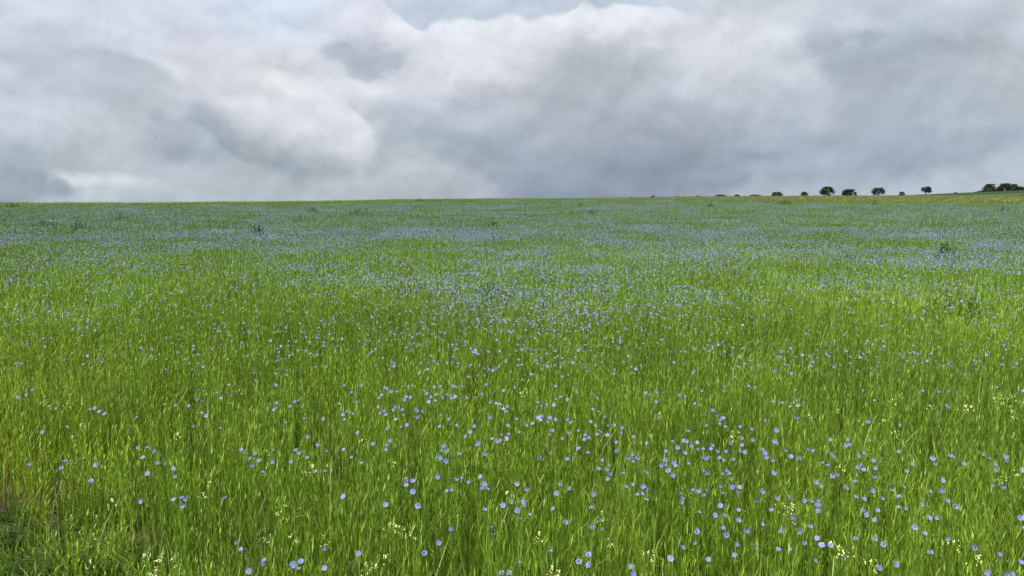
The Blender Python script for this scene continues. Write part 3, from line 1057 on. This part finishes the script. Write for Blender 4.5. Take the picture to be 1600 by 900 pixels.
# inside the frame the nearest flowers are the ones placed above
apx = 800 + FPX * X / Y
dpt = CAM_H - 0.56
apy = 316 + FPX * dpt / Y
inframe = (apx > -15) & (apx < 1615) & (apy > 596)
keep &= ~inframe & (bare_mask(X, Y) < .2)
X, Y = X[keep], Y[keep]
Z = canopy_h(X, Y) + g_.normal(.035, .035, X.size)
P = np.array(P + list(zip(X, Y, Z)))
n = len(P)
ROT = np.stack([np.maximum(0.05, g_.normal(.75, .42, n)), g_.normal(0, .45, n), g_.normal(0, .3, n)], -1)
sc = g_.uniform(.72, 1.12, (n, 1)) * np.ones((1, 3))
pick = g_.choice(10, n, p=np.array([3, 3, 3, 2, 3, 3, 1, 3, 3, .6]) / 24.6)
scatter('flax_flowers', lib['flower_near'], P, ROT, sc, pick, g_.normal(1, .08, (n, 1)) * np.ones((1, 3)), 'blue flax flowers scattered through the middle of the field')

X, Y = spread_pts(0.9, 25.0, 232.0, 95)
r = np.hypot(X, Y)
fd = flower_density(X, Y) / (150 / math.pi) / 0.9
keep = (g_.random(X.size) < fd * .9) & (r < margin_start(X, Y) * (1 + .2 * (g_.random(X.size) - .5))) & (r < lerp_tab(CREST_D, colpx(X, Y)) + 5)
X, Y = X[keep], Y[keep]
n = X.size
Z = canopy_h(X, Y) + 0.04
scatter('flax_flowers', lib['flower_far'], np.stack([X, Y, Z], -1), np.stack([X * 0, X * 0, g_.normal(0, .35, n)], -1), np.ones((n, 3)), g_.integers(0, 5, n), np.ones((n, 3)), 'blue haze of flax flowers in the far field')


# ------------------------------------------------------------------ white-flowered weeds
CREAM = np.array((0.72, 0.72, 0.42))


def floret(mb, rs, p, s, col):
    a0 = rs.uniform(0, 6.28)
    tx, ty = rs.gauss(0, .4), rs.gauss(-.35, .4)
    k = 6
    pts = [p]
    for i in range(k):
        a = a0 + 2 * math.pi * i / k
        ss = s * (1.0 if i % 2 else .72)
        x_, y_ = ss * math.cos(a), ss * math.sin(a)
        pts.append((p[0] + x_, p[1] + y_, p[2] - tx * x_ * .8 - ty * y_ * .8 * -1 + s * .15))
    mb.add(pts, [(0, 1 + i, 1 + (i + 1) % k) for i in range(k)], col)


weed_stems, weed_heads, weed_lib = [], [], []
for i in range(6):
    rs = random.Random(800 + i)
    H = 0.56
    ms, mh = MB(), MB()
    ms.tube([(0, 0, 0), (.004, .003, H * .5), (0, 0, H - .10)], [.002, .0016, .0012], tuple(GREEN * .8), 4)
    for k in range(8):
        ms.leaf((0, 0, rs.uniform(.1, .42)), rs.uniform(0, 6.28), rs.uniform(.5, 1.1), rs.uniform(.04, .075), .005, tuple(GREEN * rs.uniform(.7, 1.1)))
    nb = (3, 5, 7, 4, 6, 9)[i]
    for k in range(nb):
        a = rs.uniform(0, 6.28)
        q = np.array((math.cos(a), math.sin(a), 0)) * rs.uniform(.006, .034 + .003 * nb)
        tip = (q[0], q[1], H - rs.uniform(-.012, .03))
        ms.tube([(0, 0, H - rs.uniform(.08, .15)), tip], [.001, .0007], tuple(GREEN), 3)
        for j in range(rs.randint(2, 5)):
            p = (tip[0] + rs.gauss(0, .006), tip[1] + rs.gauss(0, .006), tip[2] + rs.gauss(0, .004))
            floret(mh, rs, p, rs.uniform(.0032, .0058), tuple(CREAM * rs.uniform(.8, 1.1) * np.array((1, 1, rs.uniform(.55, 1.1)))))
    weed_stems.append(ms.mesh('weed_stem_%d' % i, M_leaf_one))
    weed_heads.append(mh.mesh('weed_head_%d' % i, M_petal_one))
    a_ = MB()
    a_.v, a_.f, a_.c, a_.n = list(mh.v), list(mh.f), list(mh.c), mh.n
    weed_lib.append(a_.mesh('weed_far_%d' % i, M_petal))
library('weed_far', weed_lib)

BIG_W = [(70, 626), (80, 634), (620, 824), (1147, 677), (1152, 675), (1381, 651), (1229, 789), (1557, 618), (1571, 625), (240, 890), (246, 878), (1310, 857), (1566, 747), (570, 525), (1113, 473), (1477, 451), (816, 609), (410, 835), (439, 795)]
MID_W = [(103, 636), (277, 680), (372, 614), (317, 616), (274, 627), (125, 668), (123, 677), (420, 700), (419, 729), (487, 725), (487, 731), (514, 722), (613, 721), (707, 672), (564, 693), (1025, 653), (1031, 648), (1180, 660), (1345, 653), (1393, 630), (1397, 631), (1581, 625), (1556, 615), (1561, 614), (1520, 657), (1580, 646), (1585, 681), (1572, 675), (1590, 744), (1386, 702), (1312, 724), (1396, 680), (1450, 632), (1508, 636), (1516, 637), (224, 874), (253, 873), (273, 867), (72, 804), (80, 801), (110, 807), (100, 876), (140, 880), (138, 844), (143, 832), (388, 874), (324, 752), (314, 768), (155, 760), (173, 784), (466, 797), (456, 832), (607, 830), (639, 829), (710, 796), (791, 775), (569, 885), (583, 887), (602, 873), (504, 841), (938, 803), (1006, 838), (840, 836), (860, 890), (868, 889), (954, 855), (1010, 870), (1024, 875), (1212, 788), (1240, 795), (1330, 859), (1487, 854), (1294, 770), (1528, 874), (1357, 885), (1508, 457), (1490, 480), (537, 485), (530, 492), (548, 500), (375, 412), (252, 435), (1535, 550), (1543, 552), (1436, 554), (1455, 640), (1437, 616), (1412, 612), (1240, 625), (1306, 638), (1262, 645)]
wp = [(p, True) for p in BIG_W] + [(p, False) for p in MID_W]
wl = labels_for([p for p, _ in wp], 'cream flower cluster', 14)
for i, ((px, py), big) in enumerate(wp):
    H = 0.58 + frs.uniform(-.03, .04)
    bare = px < 130 and py > 790
    if bare:
        H = 0.3
    x, y = ray_to(px, py, H)
    root = bpy.data.objects.new('white_flowered_weed', None)
    root.location = (x, y, float(ground_h(x, y)))
    root.empty_display_size = .1
    link(root)
    tag(root, wl[i], 'wild flower', 'cream-flowered weeds among the flax')
    k = frs.choice((2, 4, 5)) if big else frs.choice((0, 1, 3))
    sc = H / .56
    far = (0.64 if big else 0.52) * (.6 if px < 160 and py > 780 else 1)
    rz = frs.uniform(0, 6.28)
    obj('stem', weed_stems[k], root, rot=(0, 0, rz), scl=(far, far, sc))
    obj('flower_head', weed_heads[k], root, rot=(0, 0, rz), scl=(far, far, sc))['kind'] = 'stuff'

X, Y = spread_pts(6.0, 5.0, 60.0, 141)
dn = np.clip((fbm(X * .5, Y * .5, 145) - .5) * 2.6, 0, 1) * np.where(Y < 12, 1.0, .35) * np.where(colpx(X, Y) > 700, 1.3, .8)
keep = (g_.random(X.size) < dn * .9) & ~((Y < 6.5) & (colpx(X, Y) < 700))
X, Y = X[keep], Y[keep]
n = X.size
Z = canopy_h(X, Y) - .56 + g_.normal(.035, .03, n)
scatter('white_weed_flowers', lib['weed_far'], np.stack([X, Y, Z], -1), np.stack([X * 0, X * 0, g_.uniform(0, 6.28, n)], -1), np.stack([g_.uniform(.45, .75, n)] * 2 + [np.ones(n)], -1), g_.choice(6, n, p=[.3, .2, .1, .2, .1, .1]), np.ones((n, 3)), 'small cream weed flowers dotted through the crop')


# ------------------------------------------------------------------ dark weed clumps standing in the crop
def clump_mesh(name, seed, w, dpt_, h, n, leaf_l, leaf_w, col):
    rs = random.Random(seed)
    mb = MB()
    for i in range(n):
        a, q = rs.uniform(0, 6.28), math.sqrt(rs.random())
        x, y = q * w * .5 * math.cos(a), q * dpt_ * .5 * math.sin(a)
        hh_ = h * (1.05 - .45 * q) * rs.uniform(.65, 1.15)
        c = tuple(np.array(col) * rs.uniform(.65, 1.3))
        mb.tube([(x * .7, y * .7, 0), (x * .9, y * .9, hh_ * .6), (x, y, hh_)], [.003, .002, .001], c, 3)
        for k in range(7):
            t = rs.uniform(.3, 1.0)
            mb.leaf((x * (.7 + .3 * t), y * (.7 + .3 * t), hh_ * t), rs.uniform(0, 6.28), rs.uniform(.6, 1.4), 1.4 * leaf_l * rs.uniform(.6, 1.2), leaf_w * rs.uniform(.7, 1.3), tuple(np.array(c) * rs.uniform(.8, 1.2)), .2)
    return mb.mesh(name, M_leaf_one)


DW = (0.052, 0.112, 0.020)
CLUMPS = [(1490, 478, 88, 'broad dark green weed clump in the crop below cream flowers'),
          (1325, 415, 52, 'dark weed clump under the tree row, wider than tall'),
          (1478, 398, 34, 'small dark weed clump up-field of the broad one'),
          (1226, 321, 30, 'flat dark weed clump close to the rough margin'),
          (1366, 322, 14, 'tiny dark weed tuft below the tree with a bare trunk'),
          (565, 335, 34, 'dark weed clump near the crest left of the middle'),
          (70, 356, 40, 'dark weed patch at the left edge of the far crop'),
          (122, 360, 34, 'dark weed patch beside the one at the left edge'),
          (402, 366, 30, 'dark weed clump in the blue far crop at left'),
          (490, 333, 26, 'dark tuft left of the clump near the crest'),
          (905, 324, 24, 'low dark tuft on the crest by the middle'),
          (925, 336, 14, 'upright dark tuft below the middle of the crest'),
          (190, 346, 26, 'dark weed tuft behind the left weed patches'),
          (770, 358, 26, 'dark weed clump by the middle of the far crop'),
          (1110, 325, 14, 'dark tuft near the margin left of the tree row'),
          (655, 315, 14, 'tuft breaking the skyline where the crest starts to rise'),
          (1567, 332, 26, 'dark tuft at the right edge of the far crop'),
          (20, 325, 22, 'dark tuft on the crest at the left edge'),
          (640, 448, 60, 'darker green weed stretch in mid-field left of the middle'),
          (770, 452, 60, 'darker green weed stretch in mid-field by the middle')]
for i, (px, py, wpx, lb_) in enumerate(CLUMPS):
    x, y = ray_to(px, py, 0.46)
    r = math.hypot(x, y)
    w = wpx * r / FPX
    fl = py > 440 and py < 460
    hgt = (0.64 if r < 20 else min(0.95, .62 + r * .004)) if not fl else 0.56
    cm = clump_mesh('weed_clump_leaves', 900 + i, w, w * .8, hgt, 80 if r < 20 else 120, .07 if r < 15 else max(.09, w * .06), .008 if r < 15 else max(.012, w * .012), (DW if r < 20 else (0.034, 0.072, 0.014)) if not fl else (0.06, .12, .018))
    root = obj('weed_clump', cm, None, (x, y, float(ground_h(x, y))))
    tag(root, lb_, 'weed clump', 'dark weed clumps in the field')

# ------------------------------------------------------------------ feathery weeds and clods on the open soil
def feathery(name, seed, w, h, n, col):
    rs = random.Random(seed)
    mb = MB()
    for i in range(n):
        a, up = rs.uniform(0, 6.28), rs.uniform(.5, 1.45)
        ln = h * rs.uniform(.6, 1.1)
        tip = np.array((math.cos(a) * math.cos(up) * w, math.sin(a) * math.cos(up) * w, math.sin(up) * ln))
        c = tuple(np.array(col) * rs.uniform(.7, 1.3))
        mb.tube([(0, 0, 0), tuple(tip * .55 + (0, 0, .01)), tuple(tip)], [.0016, .0012, .0005], c, 3)
        for k in range(26):
            t = rs.uniform(.25, 1.0)
            mb.leaf(tuple(tip * t), rs.uniform(0, 6.28), rs.uniform(-.1, 1.2), rs.uniform(.012, .034), .0011, tuple(np.array(c) * rs.uniform(.8, 1.3)), .1)
    return mb.mesh(name, M_leaf_one)


FEATH = [(98, 862, .20, .20, 70, 'bright feathery weed in the middle of the open soil'),
         (182, 792, .16, .24, 60, 'feathery weed where the crop meets the open soil'),
         (14, 838, .14, .18, 50, 'feathery weed on the open soil at the left edge'),
         (60, 822, .13, .15, 40, 'low feathery weed behind the open soil'),
         (36, 882, .12, .16, 40, 'grey-green feathery weed by the bottom left corner'),
         (130, 815, .13, .16, 40, 'small feathery weed behind the bright one'),
         (142, 884, .15, .17, 45, 'feathery weed at the crop edge low on the open soil'),
         (72, 895, .12, .12, 40, 'feathery weed cut by the bottom below the bright one'),
         (196, 880, .14, .22, 45, 'feathery weed among the first flax by the open soil')]
for i, (px, py, w, h, n, lb_) in enumerate(FEATH):
    x, y = ray_to(px, py, h * .6)
    o = obj('feathery_weed', feathery('feathery_weed', 950 + i, w, h, n, (0.075, 0.155, 0.02)), None, (x, y, float(ground_h(x, y)) + .005))
    tag(o, lb_, 'weed', 'feathery weeds on the open soil')

cl = []
for i in range(6):
    rs = random.Random(970 + i)
    mb = MB()
    pts = []
    for k in range(10):
        zc = -1 + 2 * k / 9
        for j in range(1):
            a = k * 2.4
            q = math.sqrt(max(0, 1 - zc * zc))
            pts.append((q * math.cos(a), q * math.sin(a), zc * .7))
    import bmesh
    bm = bmesh.new()
    for p in pts:
        s = rs.uniform(.75, 1.15)
        bm.verts.new((p[0] * s, p[1] * s, p[2] * s))
    bmesh.ops.convex_hull(bm, input=bm.verts)
    bm.verts.ensure_lookup_table()
    bm.verts.index_update()
    mb.add([tuple(v.co) for v in bm.verts], [tuple(v.index for v in f.verts) for f in bm.faces], (0.105, 0.080, 0.052))
    bm.free()
    cl.append(mb.mesh('clod_%d' % i, M_clod))
for i in range(4):                                      # dead straw and stalks
    rs = random.Random(980 + i)
    mb = MB()
    for k in range(3):
        a = rs.uniform(0, 6.28)
        mb.tube([(0, 0, 0), (2.2 * math.cos(a), 2.2 * math.sin(a), .6), (4.5 * math.cos(a + .2), 4.5 * math.sin(a + .2), .3)], [.12, .10, .06], (0.33, 0.26, 0.16), 3)
    cl.append(mb.mesh('clod_straw_%d' % i, M_clod))
for i in range(5):                                      # short soil weeds
    rs = random.Random(990 + i)
    mb = MB()
    for k in range(9):
        grass_blade(mb, rs.gauss(0, .8), rs.gauss(0, .8), rs.uniform(3, 8), rs, .16, tuple(GREEN * rs.uniform(.55, 1.0)), 3)
        mb.leaf((0, 0, 0.5), rs.uniform(0, 6.28), rs.uniform(.2, .9), rs.uniform(2, 4), .4, tuple(GREEN * rs.uniform(.5, .9)))
    cl.append(mb.mesh('clod_weed_%d' % i, M_leaf))
library('soil_litter', cl)
X = g_.uniform(-4.5, -0.9, 9000)
Y = g_.uniform(1.3, 4.9, 9000)
keep = (bare_mask(X, Y) > .12) & in_view(X, Y, 1.2)
X, Y = X[keep], Y[keep]
n = X.size
pick = g_.choice(15, n, p=[.09] * 6 + [.03] * 4 + [.068] * 5)
S = np.where(pick < 6, np.exp(g_.normal(-4.9, .55, n)), g_.uniform(.011, .021, n))
Z = ground_h(X, Y) + 0.006 + 0.075 * (fbm(X * 7, Y * 7, 3, 4) - 0.3) + np.where(pick < 6, 0, .002)
scatter('soil_litter', lib['soil_litter'], np.stack([X, Y, Z], -1), np.stack([g_.normal(0, .3, n) * (pick < 6), g_.normal(0, .3, n) * (pick < 6), g_.uniform(0, 6.28, n)], -1), S[:, None] * np.ones((1, 3)), pick, g_.uniform(.6, 1.3, (n, 1)) * np.ones((1, 3)), 'crumbly brown clods, dead straw and short weeds on open soil')


# ------------------------------------------------------------------ rough grass along the crest
def margin_patch(name, seed, n, rad, H, w, cols):
    rs = random.Random(seed)
    mb = MB()
    for i in range(n):
        rr_, a = rad * math.sqrt(rs.random()), rs.uniform(0, 6.28)
        c = np.array(cols[rs.randrange(len(cols))]) * rs.uniform(.75, 1.25)
        grass_blade(mb, rr_ * math.cos(a), rr_ * math.sin(a), H * rs.gauss(1, .18), rs, w, tuple(c), 2)
    return mb.mesh(name, M_leaf)


GRC = [tuple(GREEN * .95), tuple(YGREEN * .8), tuple(DGREEN * 1.2), tuple(GREEN * .8)]
TAW = [(0.165, 0.225, 0.06), (0.20, 0.24, 0.08), (0.16, 0.22, 0.05), (0.13, 0.20, 0.045), (0.28, 0.275, 0.12)]
library('margin_grass', [margin_patch('margin_g_%d' % i, 1000 + i, 300, 2.2, 0.52, .02, GRC) for i in range(4)] + [margin_patch('margin_t_%d' % i, 1010 + i, 300, 2.2, 0.62, .025, TAW) for i in range(4)])
X, Y = spread_pts(0.28, 55.0, 245.0, 151)
r = np.hypot(X, Y)
px = colpx(X, Y)
keep = (r > margin_start(X, Y) * (1 + .30 * (g_.random(X.size) - .62))) & (r < lerp_tab(CREST_D, px) + 16)
X, Y, px = X[keep], Y[keep], px[keep]
n = X.size
taw = np.clip((px - 930) / 260.0, 0, 1) + .25 * (fbm(X * .05, Y * .05, 5) - .5)
pick = np.where(g_.random(n) < taw, g_.integers(4, 8, n), g_.integers(0, 4, n))
scatter('rough_grass', lib['margin_grass'], np.stack([X, Y, ground_h(X, Y) - .02], -1), np.stack([X * 0, X * 0, g_.uniform(0, 6.28, n)], -1), np.stack([np.ones(n), np.ones(n), g_.normal(1, .09, n)], -1), pick, tone(X, Y, 3, False) * .88, 'rough green and tawny grass along the crest')

# yellow flowers in the margin
YEL = np.array((0.60, 0.57, 0.06))


def yellow_mesh(name, seed, w, h, n, s, mat):
    rs = random.Random(seed)
    mb = MB()
    for i in range(n):
        a, q = rs.uniform(0, 6.28), math.sqrt(rs.random())
        x, y = q * w * .5 * math.cos(a), q * w * .4 * math.sin(a)
        hh_ = h * rs.uniform(.75, 1.1)
        mb.tube([(x, y, 0), (x, y, hh_)], [.012, .008], tuple(GREEN * .9), 3)
        for k in range(5):
            floret(mb, rs, (x + rs.gauss(0, s), y + rs.gauss(0, s), hh_ + rs.gauss(0, s)), s, tuple(YEL * rs.uniform(.7, 1.1)))
    return mb.mesh(name, mat)


YC = [(1503, 311.5, 12, 'brightest yellow flower clump in the tawny margin'), (1555, 312.5, 12, 'yellow flower clump below the far wood'), (1580, 313.5, 17, 'wide yellow flower clump at the right edge of the margin'),
      (1414, 310, 6, 'yellow tuft by the little tree left of the hill'), (1208, 311, 5, 'pale yellow tuft under the flat-topped bush'), (1252, 311, 5, 'pale yellow tuft under the small round bush'),
      (1524, 312, 5, 'small yellow tuft between the yellow clumps'), (1361, 312, 4, 'pale yellow tuft under the tree with a bare trunk')]
for i, (px, py, wpx, lb_) in enumerate(YC):
    x, y = ray_to(px, py, .62)
    r = math.hypot(x, y)
    tag(obj('yellow_flower_clump', yellow_mesh('yellow_flower_clump', 1100 + i, wpx * r / FPX, .74, 34 if wpx > 9 else 14, .045, M_petal_one), None, (x, y, float(ground_h(x, y)))), lb_, 'wild flower', 'yellow flower clumps in the margin')
library('yellow_far', [yellow_mesh('yellow_far_%d' % i, 1150 + i, 1.6, .68, 6, .035, M_petal) for i in range(4)])
X, Y = spread_pts(0.12, 80.0, 235.0, 161)
r = np.hypot(X, Y)
px = colpx(X, Y)
keep = (r > margin_start(X, Y)) & (r < lerp_tab(CREST_D, px) + 6) & (g_.random(X.size) < np.clip((px - 1000) / 700.0, 0, 1) * np.clip((fbm(X * .07, Y * .07, 165) - .35) * 2.4, 0, 1))
X, Y = X[keep], Y[keep]
n = X.size
scatter('yellow_margin_flowers', lib['yellow_far'], np.stack([X, Y, ground_h(X, Y)], -1), np.stack([X * 0, X * 0, g_.uniform(0, 6.28, n)], -1), np.ones((n, 3)), g_.integers(0, 4, n), np.ones((n, 3)), 'yellow flowers dotted along the rough margin')


# ------------------------------------------------------------------ far trees
def tree(label, px, py_base, py_top, wpx, r, seed, shape='round', bare=0.12, col=(0.021, 0.040, 0.012), name='field_tree', dens=1.0, group='trees along the skyline', cat='tree'):
    rs = random.Random(seed)
    x, y, zt = at(px, py_top, r)
    _, _, zb = at(px, py_base, r)
    H = zt - zb
    W = wpx * r / FPX
    root = bpy.data.objects.new(name, None)
    root.location = (x, y, zb)
    link(root)
    tag(root, label, cat, group)
    tm = MB()
    c0 = (0.05, 0.04, 0.03)
    tr_h = H * max(bare, .05)
    base_r = max(.16, W * .035)
    tm.tube([(0, 0, -1.2), (0, 0, 0), (.05 * W * .3, 0, tr_h), (0, .02 * W, H * .55), (.02 * W, 0, H * .8)], [base_r * 1.3, base_r * 1.15, base_r * .9, base_r * .5, base_r * .15], c0, 7)
    tips = []
    for k in range(9):
        a = k * 2.4 + rs.uniform(-.4, .4)
        z0 = tr_h + (H * .45 - tr_h) * rs.random()
        e = np.array((math.cos(a) * W * .36 * rs.uniform(.6, 1.1), math.sin(a) * W * .36 * rs.uniform(.6, 1.1), min(z0 + H * rs.uniform(.15, .4), H * .88)))
        mid = (e[0] * .5, e[1] * .5, z0 + (e[2] - z0) * .65)
        tm.tube([(0, 0, z0), mid, tuple(e)], [base_r * .45, base_r * .28, base_r * .08], c0, 5)
        tips.append(e)
    obj('trunk', tm.mesh('trunk', M_bark), root)
    cm = MB()
    lobes = []
    zc0 = tr_h
    for k in range(int(34 * dens)):
        a = rs.uniform(0, 6.28)
        t = rs.random()
        z = zc0 + (H - zc0) * (.08 + .86 * t)
        u = (z - zc0) / (H - zc0)
        if shape == 'round':
            q = math.sqrt(max(0, 1 - (2 * u - .82) ** 2 / 1.45))
        elif shape == 'dome':
            q = math.sqrt(max(0, 1 - u * u * .92))
        elif shape == 'flat':
            q = max(.25, 1 - abs(u - .35) * 1.1)
        else:
            q = 1 - .65 * u
        rad = W * .5 * q * math.sqrt(rs.uniform(.2, 1.0)) * .88
        lobes.append((np.array((rad * math.cos(a), rad * math.sin(a), z)), W * rs.uniform(.10, .17)))
    for L0, lr in lobes:
        shade = rs.uniform(.65, 1.35)
        for k in range(90):
            d = np.array((rs.gauss(0, 1), rs.gauss(0, 1), rs.gauss(0, .8)))
            d /= np.linalg.norm(d) + 1e-6
            p = L0 + d * lr * rs.uniform(.25, 1.1)
            if p[2] < zc0 * .6 or p[2] > H:
                continue
            s = W * rs.uniform(.022, .042)
            u = np.array((rs.gauss(0, 1), rs.gauss(0, 1), rs.gauss(0, .6)))
            u /= np.linalg.norm(u)
            w_ = np.cross(d, u)
            c = tuple(np.array(col) * shade * rs.uniform(.75, 1.3))
            cm.add([tuple(p - u * s), tuple(p + w_ * s * .7), tuple(p + u * s), tuple(p - w_ * s * .7)], [(0, 1, 2, 3)], c)
    obj('crown', cm.mesh('crown', M_tree), root)
    return root


OLV = (0.045, 0.060, 0.020)
tree('largest round tree of the row, nearly hiding its trunk', 1293, 308.5, 291.6, 22, 600, 1, 'round', .16)
tree('broad low tree with a peaked crown and level skirts', 1327.5, 309, 295.6, 22, 610, 2, 'dome', .22)
tree('round tree with a short bare trunk beside the broad low one', 1372, 309.5, 293.2, 18.5, 605, 3, 'round', .27)
tree('small lopsided tree between the round tree and the hill', 1408.5, 309.5, 299.6, 11, 590, 4, 'flat', .35)
tree('lone umbrella-shaped tree with a bare trunk on the hill slope', 1447.5, 305.9, 291.2, 14.5, 640, 5, 'round', .36)
tree('flat-topped bushy tree at the start of the row', 1214.5, 309.5, 299.8, 18, 600, 6, 'dome', .1, (0.040, 0.066, 0.020))
tree('small two-lobed tree next to the largest one', 1257, 309, 299.6, 12.5, 600, 7, 'flat', .2)
BUSHES = [(987, 311.5, 307.2, 8, None, 'tiny bush top on the crest, first of the string'), (1020, 311, 305.8, 10, None, 'dark bush top second along the crest'), (1058.5, 310.5, 306.2, 8, OLV, 'olive bush top between two dark ones'),
          (1090, 310.5, 305.6, 10, None, 'dark flat bush top before the wider one'), (1125.5, 310.2, 304.2, 18, None, 'wide dark bush top with a bumpy outline'), (1152.5, 310, 303.8, 11, None, 'rounded dark bush top beside the olive hedge'),
          (1179.5, 310, 304.2, 21, OLV, 'long olive-coloured hedge top before the first tree'), (1425, 309, 304.9, 8, None, 'low bush at the foot of the hill'), (1438, 308.5, 304.6, 5, None, 'low bush beside the umbrella-shaped tree')]
for i, (px, yb, yt, w, c, lb_) in enumerate(BUSHES):
    tree(lb_, px, yb, yt, w, 560, 30 + i, 'dome', .05, c or (0.021, 0.039, 0.013), 'far_bush', .8, 'bush tops along the skyline', 'bush')
WOOD = [(1547, 302, 287.3, 16.5, 'dome', 'big round tree at the near end of the far wood'), (1560, 302, 293, 12, 'dome', 'lower tree in the dip of the far wood'), (1571, 302, 286.4, 15.5, 'dome', 'ragged tallest tree of the far wood'),
        (1585.5, 302, 287.5, 14.5, 'dome', 'round-topped tree right behind the ragged one'), (1597, 302, 291.8, 13, 'dome', 'lower tree of the far wood at the right edge'), (1611, 302, 290, 15, 'dome', 'last tree of the far wood'),
        (1535, 302.5, 297.8, 7, 'dome', 'small bush touching the near end of the wood'), (1529.5, 302.8, 298.6, 6, 'dome', 'middle bush of three leading to the wood'), (1524.5, 303, 299.6, 5, 'dome', 'smallest bush of three leading to the wood'),
        (1493, 304.2, 300.4, 5, 'dome', 'tiny thorn bush halfway up the hill line'), (1511, 303.2, 300.8, 3, 'dome', 'tiny dot of a bush higher on the hill line')]
for i, (px, yb, yt, w, shp, lb_) in enumerate(WOOD):
    bush = yb - yt < 6
    tree(lb_, px, yb, yt, w * 1.22, 900, 60 + i, shp, .04, (0.020, 0.036, 0.017), 'far_bush' if bush else 'wood_tree', 1.0, 'bushes on the far hill' if bush else 'trees of the far wood', 'bush' if bush else 'tree')

# ------------------------------------------------------------------ bird in the sky
bx_, by_, bz_ = at(243, 215, 70)
mb = MB()
dk = (0.035, 0.033, 0.032)
mb.tube([(-.075, 0, 0), (-.05, 0, .006), (0, 0, .008), (.045, 0, .006), (.065, 0, .008), (.085, 0, .004)], [.004, .014, .020, .014, .013, .001], dk, 7)
for s in (-1, 1):
    mb.add([(.035, s * .012, .012), (-.02, s * .012, .012), (-.025, s * .075, .035), (-.045, s * .15, .022), (.02, s * .08, .037)], [(0, 1, 2, 4), (4, 2, 3)], dk)
mb.add([(-.06, -.008, .004), (-.06, .008, .004), (-.12, .022, .002), (-.12, -.022, .002)], [(0, 1, 2, 3)], dk)
bird = obj('bird', mb.mesh('bird', M_bark), None, (bx_, by_, bz_), (0, 0.1, R(35)))
tag(bird, 'small dark bird flying below the grey clouds at left', 'bird')
